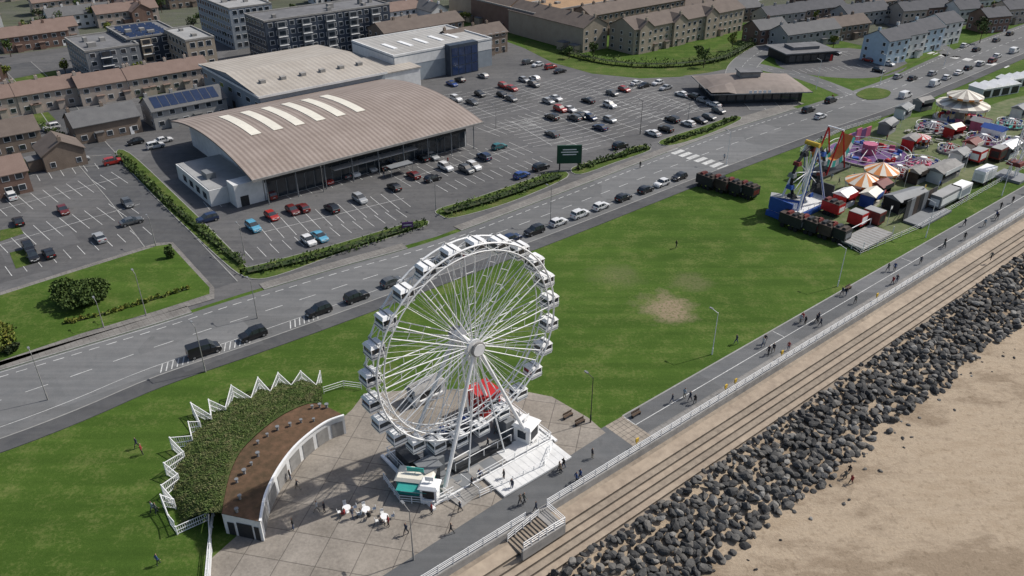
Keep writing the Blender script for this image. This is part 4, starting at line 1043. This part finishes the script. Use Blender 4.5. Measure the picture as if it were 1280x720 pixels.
def truck(px,py,L,c1,c2,th=TH,name='fairground_lorry',cab=True,h=3.4,rides=False):
    o=Ob(name,FR(G(px,py),th)); w=1.25
    o.box('body',c1,0,L,-w,w,.95,h); o.box('body_roof',m_brown if rides else m_flat2 if c1 is not m_white else m_white,.05,L-.05,-w+.05,w-.05,h+.01,h+.1); o.box('body_panel',c2,.4,L-.4,-w-.03,-w-.004,1.4,h-.5); o.box('body_panel',c2,-.03,-.004,-w+.3,w-.3,1.3,h-.6); o.box('chassis',m_dark,.1,L+(2.0 if cab else .4),-.5,.5,.6,.93)
    if cab:
        o.box('cab',c2,L+.25,L+2.2,-w+.05,w-.05,.6,2.7,taper=.08); o.box('windscreen',m_glass,L+2.13,L+2.22,-w+.2,w-.2,1.6,2.4); o.box('cab_window',m_glass,L+.8,L+1.8,-w+.04,w-.04,1.65,2.3)
    if rides:
        for i in range(int(L/1.3)): o.box('stacked_seat_%d'%(i%4),[m_brown,m_dark,m_dred,m_grey][i%4],.3+i*1.3,1.2+i*1.3,-.9,.9,h+.1,h+.5,taper=.15)
    for x in ([1,2.1]+([L+1.2] if cab else [L-1])):
        for s in (-1,1): o.tube('wheel',m_tyre,(x,s*w-.14*s,.48),(x,s*w+.05*s,.48),.48,12)
    o.group()
def stall(px,py,L,D,c1,c2,th=TH,h=2.8,name='fairground_stall',pitched=True):
    o=Ob(name,FR(G(px,py),th)); 
    o.box('back_wall',c1,0,L,D-.15,D,0,h); o.box('side',c1,0,.12,0,D-.16,0,h); o.box('side',c1,L-.12,L,0,D-.16,0,h); o.box('counter',c2,.13,L-.13,0,.5,0,1.0); o.box('prizes',m_pink,.5,L-.5,D-.7,D-.17,.9,2.2)
    if pitched: o.mesh('roof',c2,[(-.3,-.4,h),(L+.3,-.4,h),(L+.3,D/2,h+.9),(-.3,D/2,h+.9),(L+.3,D+.3,h),(-.3,D+.3,h)],[(0,1,2,3),(3,2,4,5),(0,3,5),(1,4,2)])
    else: o.box('roof',c2,-.3,L+.3,-.6,D+.2,h+.005,h+.3)
    o.box('sign_board',c1,.2,L-.2,-.5,-.42,h-.5,h+.5); o.group()
carousel('waltzer_ride',1085,194,9.5,3,m_purple,m_pink,False,14)
o=Ob('waltzer_frontage',FR(G(1056,182)))
for i in range(5): o.box('panel_%d'%(i%2),[m_pink,m_purple][i%2],i*2.4,i*2.4+2.3,0,.3,.1,2.6+.6*(i==2))
o.group()
tent(1077,240,4.0,2.6); tent(1099,226,3.8,2.6)
carousel('carousel',1198,150,6.6,4.6,m_cream,m_roofbeige,True,14)
o=Ob('carousel_crown',FR(G(1198,150))); o.tube('ring',m_yellow,(0,0,6.2),(0,0,6.9),4.0,20); o.cone('crown',m_cream,(0,0,6.91),4.6,1.6,20,mats=[m_cream,m_roofbeige]); o.cone('crown_valance',m_orange,(0,0,6.4),4.6,.5,20,r2=4.6,mats=[m_orange,m_cream]); o.group()
carousel('teacup_ride',1152,208,4,2.4,m_pink,m_white,False,8); carousel('spinning_ride',1165,162,4.2,2.2,m_grey,m_white,False,8)
carousel('teacup_ride',1228,178,4,2.2,m_purple,m_white,False,8); carousel('kiddie_ride',1122,218,3.4,2.3,m_conc2,m_white,False,8)
carousel('spinning_ride',1262,158,3.4,2.2,m_teal,m_white,False,8); carousel('kiddie_ride',1185,190,2.6,2.2,m_conc2,m_red,False,6)
carousel('kiddie_ride',1148,182,2.4,2.4,m_whitew,m_red,True,6); carousel('spinning_ride',1268,182,3.0,2.4,m_grey,m_white,False,8)
o=Ob('swing_tower_ride',FR(G(1000,262)))
o.box('base',m_blue,-8,8,-3,3,.1,1.2); o.box('deck',m_whitew,-7.5,7.5,-2.6,2.6,1.205,1.3)
for s in (-1,1):
    for x in (-5,5): o.tube('leg',m_white,(x,s*2.4,1),(0,s*1.2,14.5),.25,6)
    o.tube('leg_light',m_blue,(-4.2,s*2.6,2),(0,s*1.5,13),.1); o.tube('leg_light',m_red,(4.2,s*2.6,2),(0,s*1.5,13),.1)
o.tube('axle',m_yellow,(0,-1.6,14.5),(0,1.6,14.5),.5,10)
for i in range(14):
    a=i*2*math.pi/14; b=(i+1)*2*math.pi/14; P1=Vector((5.6*math.sin(a),0,8.4+5.6*math.cos(a))); P2=Vector((5.6*math.sin(b),0,8.4+5.6*math.cos(b)))
    o.tube('ring',m_dark,P1,P2,.25,6); o.tube('ring_light',m_dark,P1+Vector((0,-.4,0)),P2+Vector((0,-.4,0)),.1,5); o.tube('arm',m_white,(0,0,8.4),P1,.1,5)
    T=Matrix.Translation(P1); o.box('seat_%d'%(i%4),[m_dred,m_dark,m_blue,m_grey][i%4],-.6,.6,-.7,.7,-.9,-.1,T,taper=.1)
for x in range(-6,7,2): o.tube('rail_post',m_white,(x,-3,1),(x,-3,2.3),.05)
o.tube('rail',m_white,(-6,-3,2.3),(6,-3,2.3),.05); 
for x in (-7.5,7.5): o.box('side_panel_%d'%(x>0),m_blue if x<0 else m_dark,x-.15,x+.15,-2.6,2.6,1.31,4.2)
o.group()
o=Ob('pirate_slide_ride',FR(G(1034,214)))
for i in range(12):
    a0=-1.3+i*.22;a1=a0+.22
    o.poly('slide',m_orange,[(7*math.sin(a0),-1.5,9-7*math.cos(a0)),(7*math.sin(a1),-1.5,9-7*math.cos(a1)),(7*math.sin(a1),1.5,9-7*math.cos(a1)),(7*math.sin(a0),1.5,9-7*math.cos(a0))])
    for y in (-1.55,1.55): o.poly('slide_side_%d'%(i%2),m_teal if i%2 else m_whitew,[(7*math.sin(a0),y,9-7*math.cos(a0)-.4),(7*math.sin(a1),y,9-7*math.cos(a1)-.4),(5.8*math.sin(a1),y,9-5.8*math.cos(a1)),(5.8*math.sin(a0),y,9-5.8*math.cos(a0))])
for s in (-1,1):
    for x in (-4,4): o.tube('frame_leg',m_red,(x,s*2,0),(0,s*1.8,10.5),.2,6)
o.tube('axle',m_white,(0,-2,10.4),(0,2,10.4),.25,8); o.box('base',m_dark,-6,6,-2.4,2.4,.05,.6); o.group()
# lattice tower ride at the far right
o=Ob('drop_tower_ride',FR(G(1264,222)))
for x in (-.8,.8):
    for y in (-.8,.8): o.tube('mast',m_white,(x,y,0),(x*.7,y*.7,15),.12,5)
for i in range(10):
    z0=i*1.5; s_=.8-.24*i/10
    for sx,sy,tx,ty in ((-1,-1,1,-1),(1,-1,1,1),(1,1,-1,1),(-1,1,-1,-1)): o.tube('lattice',m_white,(sx*s_,sy*s_,z0),(tx*s_,ty*s_,z0+1.5),.06,4)
o.box('base',m_grey,-3,3,-3,3,0,.6); o.box('gondola_ring',m_dred,-1.6,1.6,-1.6,1.6,3.2,4.0,taper=.2); o.cone('cap',m_red,(0,0,15),1.2,1.5,8); o.group()
for (px,py,L,a,b_,c) in [(893,238,4.5,m_dark,m_brown,0),(910,242,4.5,m_brown,m_dred,0),(927,246,4.5,m_dark,m_grey,0),(944,250,4,m_dark,m_dred,0),(1003,290,5,m_dark,m_grey,0),(1022,295,5,m_dark,m_dred,0),(1040,300,5,m_brown,m_dark,0),(1058,305,5,m_dark,m_grey,0),(1050,272,4,m_red,m_white,0),(1165,264,9,m_grey,m_white,1)]:
    truck(px,py,L,a,b_,TH+rad(90) if not c else TH,cab=bool(c),h=2.9 if not c else 3.4,rides=not c)
truck(960,262,6,m_blue,m_white,TH-rad(60),cab=False); truck(1220,232,6,m_white,m_whitew,TH,'white_van_trailer',False); truck(1190,252,5,m_white,m_blueg,TH,'white_van_trailer',False)
truck(1215,206,4,m_red,m_white,TH,'red_trailer',False); truck(1240,203,4,m_dred,m_dark,TH,'red_trailer',False); truck(1078,287,3,m_red,m_white,TH+rad(90),'red_trailer',False); truck(1100,285,3.5,m_dred,m_dark,TH+rad(90),'red_trailer',False)
for (px,py,L,D,a,b_) in [(1122,268,9,4,m_dark,m_grey),(1175,232,9,4,m_whitew,m_conc2),(1055,262,4,3,m_red,m_white),(1090,262,4,3,m_blue,m_cream),(1100,250,4,3,m_dark,m_dred),(1140,190,4,3,m_red,m_conc2),(1110,170,5,3,m_grey,m_flat2),(1215,195,4,3,m_cream,m_dred),(1255,175,5,3,m_white,m_blue),(1190,175,4,3,m_red,m_cream),(1260,200,6,3,m_grey,m_white),(1236,165,4,3,m_pink,m_flat2),(1130,150,5,3,m_whitew,m_grey),(1150,140,5,3,m_grey,m_conc2),(1200,208,4,3,m_whitew,m_flat2),(1145,232,4,3,m_brown,m_conc2),(1275,150,5,3,m_whitew,m_grey),(1290,175,6,3,m_grey,m_brown)]:
    stall(px,py,L,D,a,b_,TH+rad(rc.choice([0,0,8,-10,90])),name='fairground_stall')
o=Ob('stage_platform',FR(G(1078,316))); o.box('deck',m_conc2,0,11,0,5,.5,.8); o.box('skirt',m_dark,.1,10.9,.1,4.9,.02,.495)
for i in range(10): o.box('deck_board',m_flat2,.3+i*1.06,.8+i*1.06,.2,4.8,.802,.82)
for x in (0.1,10.9): 
    for y in (.1,4.9): o.tube('truss',m_white,(x,y,.8),(x,y,2.2),.08)
o.tube('truss',m_white,(.1,4.9,2.2),(10.9,4.9,2.2),.08); o.group()
o=Ob('ride_backdrop',FR(G(1128,278))); 
for i in range(7): o.box('panel_%d'%(i%3),[m_dark,m_grey,m_brown][i%3],i*1.8,i*1.8+1.7,0,.2,.3,4.6); o.tube('prop',m_conc2,(i*1.8+.8,2,0),(i*1.8+.8,.2,3.5),.06)
o.box('floor',m_grey,0,12.5,-4,-.01,.1,.5); o.group()
def picnic(px,py):
    o=Ob('picnic_table',FR(G(px,py),rc.uniform(0,3))); o.box('top',m_conc2,-.9,.9,-.4,.4,.7,.76)
    for s in (-1,1): o.box('bench',m_conc2,-.9,.9,s*.75-.15,s*.75+.15,.42,.46)
    for x in (-.6,.6): o.tube('leg',m_bark,(x,-.75,0),(x,.3,.7),.05); o.tube('leg',m_bark,(x,.75,0),(x,-.3,.7),.05)
    o.single()
for i in range(26): picnic(1135+(i%9)*14+rc.uniform(-4,4),168+(i//9)*8+(i%9)*2*-1+rc.uniform(-2,2))
def marquee(px,py,L,D,h,name='marquee'):
    o=Ob(name,FR(G(px,py),TH-rad(15))); o.box('walls',m_whitew,0,L,0,D,0,h); n=4
    for i in range(n):
        x0=L*i/n;x1=L*(i+1)/n; m_=(x0+x1)/2
        o.mesh('roof',m_white,[(x0,-.3,h),(x1,-.3,h),(x1,D+.3,h),(x0,D+.3,h),(m_,0.2,h+.9),(m_,D-.2,h+.9)],[(0,1,4),(1,2,5,4),(2,3,5),(3,0,4,5)])
    for i in range(n): o.box('opening',m_dark,L*i/n+.5,L*(i+1)/n-.5,-.05,-.004,.2,h-.6)
    o.group()
marquee(1226,124,16,5,2.9); marquee(1256,112,14,4,2.8)
railing('fairground_fence',[G(985,262),G(1075,318),G(1145,288),G(1290,205)],1.2,2.5,(.3,.8,1.2),.025)
railing('fairground_fence',[G(1000,190),G(1050,165),G(1100,150)],1.1,2.5,(.3,.7,1.1),.025)
flat('worn_ground',M('worn_ground',(.14,.145,.08),.95,.35,.6,col2=(.055,.095,.024)),[(975,262),(1010,225),(1045,190),(1080,168),(1120,150),(1210,140),(1280,120),(1380,120),(1380,180),(1270,205),(1180,262),(1110,300),(1060,305)],.02,4)
for i,(px,py) in enumerate([(1100,262),(1108,283),(1150,255),(1205,215),(1142,180),(1060,215),(1130,235),(1168,250),(1200,200),(1125,160),(1215,185),(1250,190),(1145,225),(1180,215)]):
    o=Ob('flag_pole',FR(G(px,py))); o.tube('pole',m_white,(0,0,0),(0,0,4.5),.05); o.poly('flag',[m_red,m_white,m_yellow,m_blue][i%4],[(0,0,4.4),(.9,.1,4.3),(.9,.1,3.7),(0,0,3.6)]); o.single()

# ---------------------------------------------------------------- people
m_skin=M('skin',(.45,.27,.19),.6,.08,8); m_hair=M('hair',(.04,.025,.018),.8,.2,9); m_shoe=M('shoes',(.04,.04,.04),.7,.2,6)
m_top=Mobj('clothing_top',.9)
def mktr():
    m,nt,bs=nodes('trousers'); oi=_n(nt,'ShaderNodeObjectInfo'); r=_n(nt,'ShaderNodeValToRGB'); r.color_ramp.interpolation='CONSTANT'; e=r.color_ramp.elements
    e[0].color=(.015,.02,.035,1); e[1].position=.4; e[1].color=(.03,.03,.032,1); k=e.new(.7); k.color=(.06,.09,.16,1); k=e.new(.88); k.color=(.25,.22,.17,1)
    nt.links.new(oi.outputs['Random'],r.inputs[0]); nt.links.new(r.outputs[0],bs.inputs['Base Color']); bs.inputs['Roughness'].default_value=.9; return m
m_tr=mktr()
def person_mesh(pose):
    V=[];E=[];Rd=[]
    def v(p,r,par=None):
        V.append(p);Rd.append(r); i=len(V)-1
        if par is not None:E.append((par,i))
        return i
    st={'stand':(0.04,-.04,.03,-.03,.05,.05),'walk':(.32,-.30,-.05,-.28,-.28,.28),'walk2':(-.22,.25,-.2,.02,.2,-.2)}.get(pose)
    if pose=='sit':
        hz=.52; pel=v((0,0,hz),(.15,.11)); sp=v((-.02,0,hz+.25),(.14,.1),pel); ch=v((-.03,0,hz+.45),(.16,.11),sp); nk=v((0,0,hz+.6),(.06,.06),ch); hd=v((.03,0,hz+.72),(.095,.08),nk); ht=v((.03,0,hz+.84),(.08,.07),hd)
        for s in (-1,1):
            h=v((.03,s*.1,hz-.02),(.1,.09),pel); k=v((.45,s*.12,hz-.02),(.065,.065),h); a=v((.45,s*.12,.09),(.045,.045),k); v((.6,s*.13,.05),(.045,.035),a)
            sh=v((-.02,s*.19,hz+.46),(.065,.065),ch); el=v((.08,s*.24,hz+.2),(.045,.045),sh); wr=v((.32,s*.16,hz+.2),(.032,.032),el); hn=v((.4,s*.14,hz+.21),(.035,.022),wr)
        top=(hz-.02,hz+.58)
    else:
        f1,f2,k1,k2,a1,a2=st
        hz=.93; pel=v((0,0,hz),(.15,.105)); sp=v((0,0,hz+.22),(.135,.095),pel); ch=v((0.01,0,hz+.42),(.165,.11),sp); nk=v((0.01,0,hz+.57),(.058,.058),ch); hd=v((.03,0,hz+.68),(.095,.078),nk); ht=v((.02,0,hz+.8),(.075,.07),hd)
        for s,f,k_,a_ in ((-1,f1,k1,a1),(1,f2,k2,a2)):
            h=v((0,s*.09,hz-.08),(.1,.09),pel); kn=v((f*.55+.04,s*.1,.5),(.066,.066),h); an=v((f,s*.1,.1+(.06 if f<-.2 else 0)),(.043,.043),kn); v((f+.16,s*.12,.045),(.045,.035),an)
            sh=v((0,s*.195,hz+.46),(.065,.06),ch); el=v((a_*.5-.03,s*.25,hz+.18),(.046,.046),sh); wr=v((a_+.05,s*.26,hz-.06),(.033,.033),el); hn=v((a_+.08,s*.26,hz-.15),(.036,.022),wr); v((a_+.1,s*.25,hz-.22),(.025,.012),hn); v((a_+.12,s*.22,hz-.14),(.014,.012),hn)
        top=(hz-.05,hz+.56)
    me=bpy.data.meshes.new('pb'); me.from_pydata(V,E,[]); ob=bpy.data.objects.new('pb',me); bpy.context.collection.objects.link(ob)
    md=ob.modifiers.new('s','SKIN'); 
    for i,r in enumerate(Rd): me.skin_vertices[0].data[i].radius=r
    me.skin_vertices[0].data[0].use_root=True
    sb=ob.modifiers.new('b','SUBSURF'); sb.levels=1; sb.render_levels=1
    dg=bpy.context.evaluated_depsgraph_get(); nm=bpy.data.meshes.new_from_object(ob.evaluated_get(dg)); bpy.data.objects.remove(ob)
    nm.materials.clear()
    for m in (m_top,m_tr,m_skin,m_hair,m_shoe): nm.materials.append(m)
    hx,hy,hzz=V[4]
    for p in nm.polygons:
        c=p.center; p.use_smooth=True
        if c.z>top[1]: 
            p.material_index=3 if (c.z>hzz+.1 or c.x<hx-.03) else 2
        elif c.z>top[0]: p.material_index=0
        elif c.z<.1: p.material_index=4
        else: p.material_index=1
        if pose!='sit' and abs(c.y)>.19 and c.z<top[1]: p.material_index=2 if c.z<.9 else 0
        if pose=='sit' and abs(c.y)<.2 and c.x>.3 and c.z>hz+.1: p.material_index=2
    return nm
PM={k:person_mesh(k) for k in ('stand','walk','walk2','sit')}
TC=[(.02,.02,.025),(.05,.06,.09),(.5,.5,.5),(.3,.04,.04),(.03,.07,.2),(.12,.13,.12),(.25,.2,.15),(.02,.02,.02),(.3,.35,.4),(.03,.03,.04)]
rp=random.Random(9)
def personw(p,pose=None,th=None):
    inst(PM[pose or rp.choice(['stand','walk','walk2','walk'])],'person',p,th if th is not None else rp.choice([TH,TH+math.pi])+rp.uniform(-.4,.4),rp.choice(TC),rp.uniform(.97,1.08))
def person(px,py,pose=None,z=.02,th=None): personw(G(px,py,z),pose,th)
for q in [(397,640),(406,640),(367,662),(564,667),(640,612),(650,632),(655,630),(704,586),(699,590),(740,573),(840,504),(855,498),(862,502),(868,505),(966,441),(985,438),(1000,404),(1006,406),(1020,404),(1025,408),(1052,369),(1057,370),(1115,356),(1120,354),(192,640),(198,706),(172,560),(178,568),(196,642),(920,430),(845,310),(725,600),(610,560),(575,640),(590,610),(1180,308),(1205,300),(1230,283),(540,642),(352,560),(363,600),(372,612),(318,604),(385,520),(670,640),(1250,262),(508,668),(1002,402),(1022,402),(1265,254),(1150,330),(720,604),(700,592),(960,444),(630,600),(600,600),(560,540),(570,545),(545,550),(620,545),(585,520)]:
    person(*q)
for u_,b_ in [(95,55.5),(96,55.9),(118,53.6),(133,56),(134,55.3),(150,54),(163,56.2),(171,53.3),(172,53.9),(190,55.2),(205,54.5),(206,55.2),(222,56),(240,53.8)]: personw(W(u_,b_,.02))
for q in [(1055,600),(1063,606),(1060,594)]: person(*q,z=-4.6)
person(1238,325,z=-1.0)
for q in [(431,646),(441,648),(461,650),(452,646),(476,656),(486,658)]:
    person(q[0],q[1],'sit' if rp.random()<.6 else 'stand',th=rp.uniform(0,6.28))
for _ in range(75):
    px=rp.uniform(1000,1270); py=rp.uniform(150,200) if px>1180 else rp.uniform(175,262)
    person(px,py,th=rp.uniform(0,6.28))
for q in [(1040,125),(905,200),(800,210),(560,205),(480,222),(1150,140)]: person(*q)

# ---------------------------------------------------------------- light, sky, camera
sy=rad(66)
sd=Vector((math.sin(sy),math.cos(sy),0)); el=rad(47)
sv=Vector((sd.x*math.cos(el),sd.y*math.cos(el),math.sin(el)))
L=bpy.data.lights.new('sun','SUN'); L.energy=4.1; L.angle=rad(.6); L.color=(1,.96,.90)
lo=bpy.data.objects.new('sun',L); lo.rotation_euler=(-sv).to_track_quat('-Z','Y').to_euler(); bpy.context.collection.objects.link(lo)
w=bpy.data.worlds.new('World'); bpy.context.scene.world=w; w.use_nodes=True; nt=w.node_tree
sk=nt.nodes.new('ShaderNodeTexSky'); sk.sky_type='NISHITA'; sk.sun_disc=False; sk.sun_elevation=el; sk.sun_rotation=math.atan2(sv.x,sv.y)
sk.dust_density=2.5; sk.air_density=1.0
nt.links.new(sk.outputs[0],nt.nodes['Background'].inputs[0]); nt.nodes['Background'].inputs[1].default_value=.105
cd=bpy.data.cameras.new('camera'); cd.sensor_width=36; cd.lens=FOC/1280*36; cd.clip_end=6000; cd.clip_start=.5
co=bpy.data.objects.new('camera',cd); co.location=(0,0,CAMH); co.rotation_euler=(math.pi/2-PIT,0,0); bpy.context.collection.objects.link(co)
sc=bpy.context.scene; sc.camera=co; sc.view_settings.view_transform='Standard'; sc.view_settings.look='None'; sc.view_settings.exposure=0
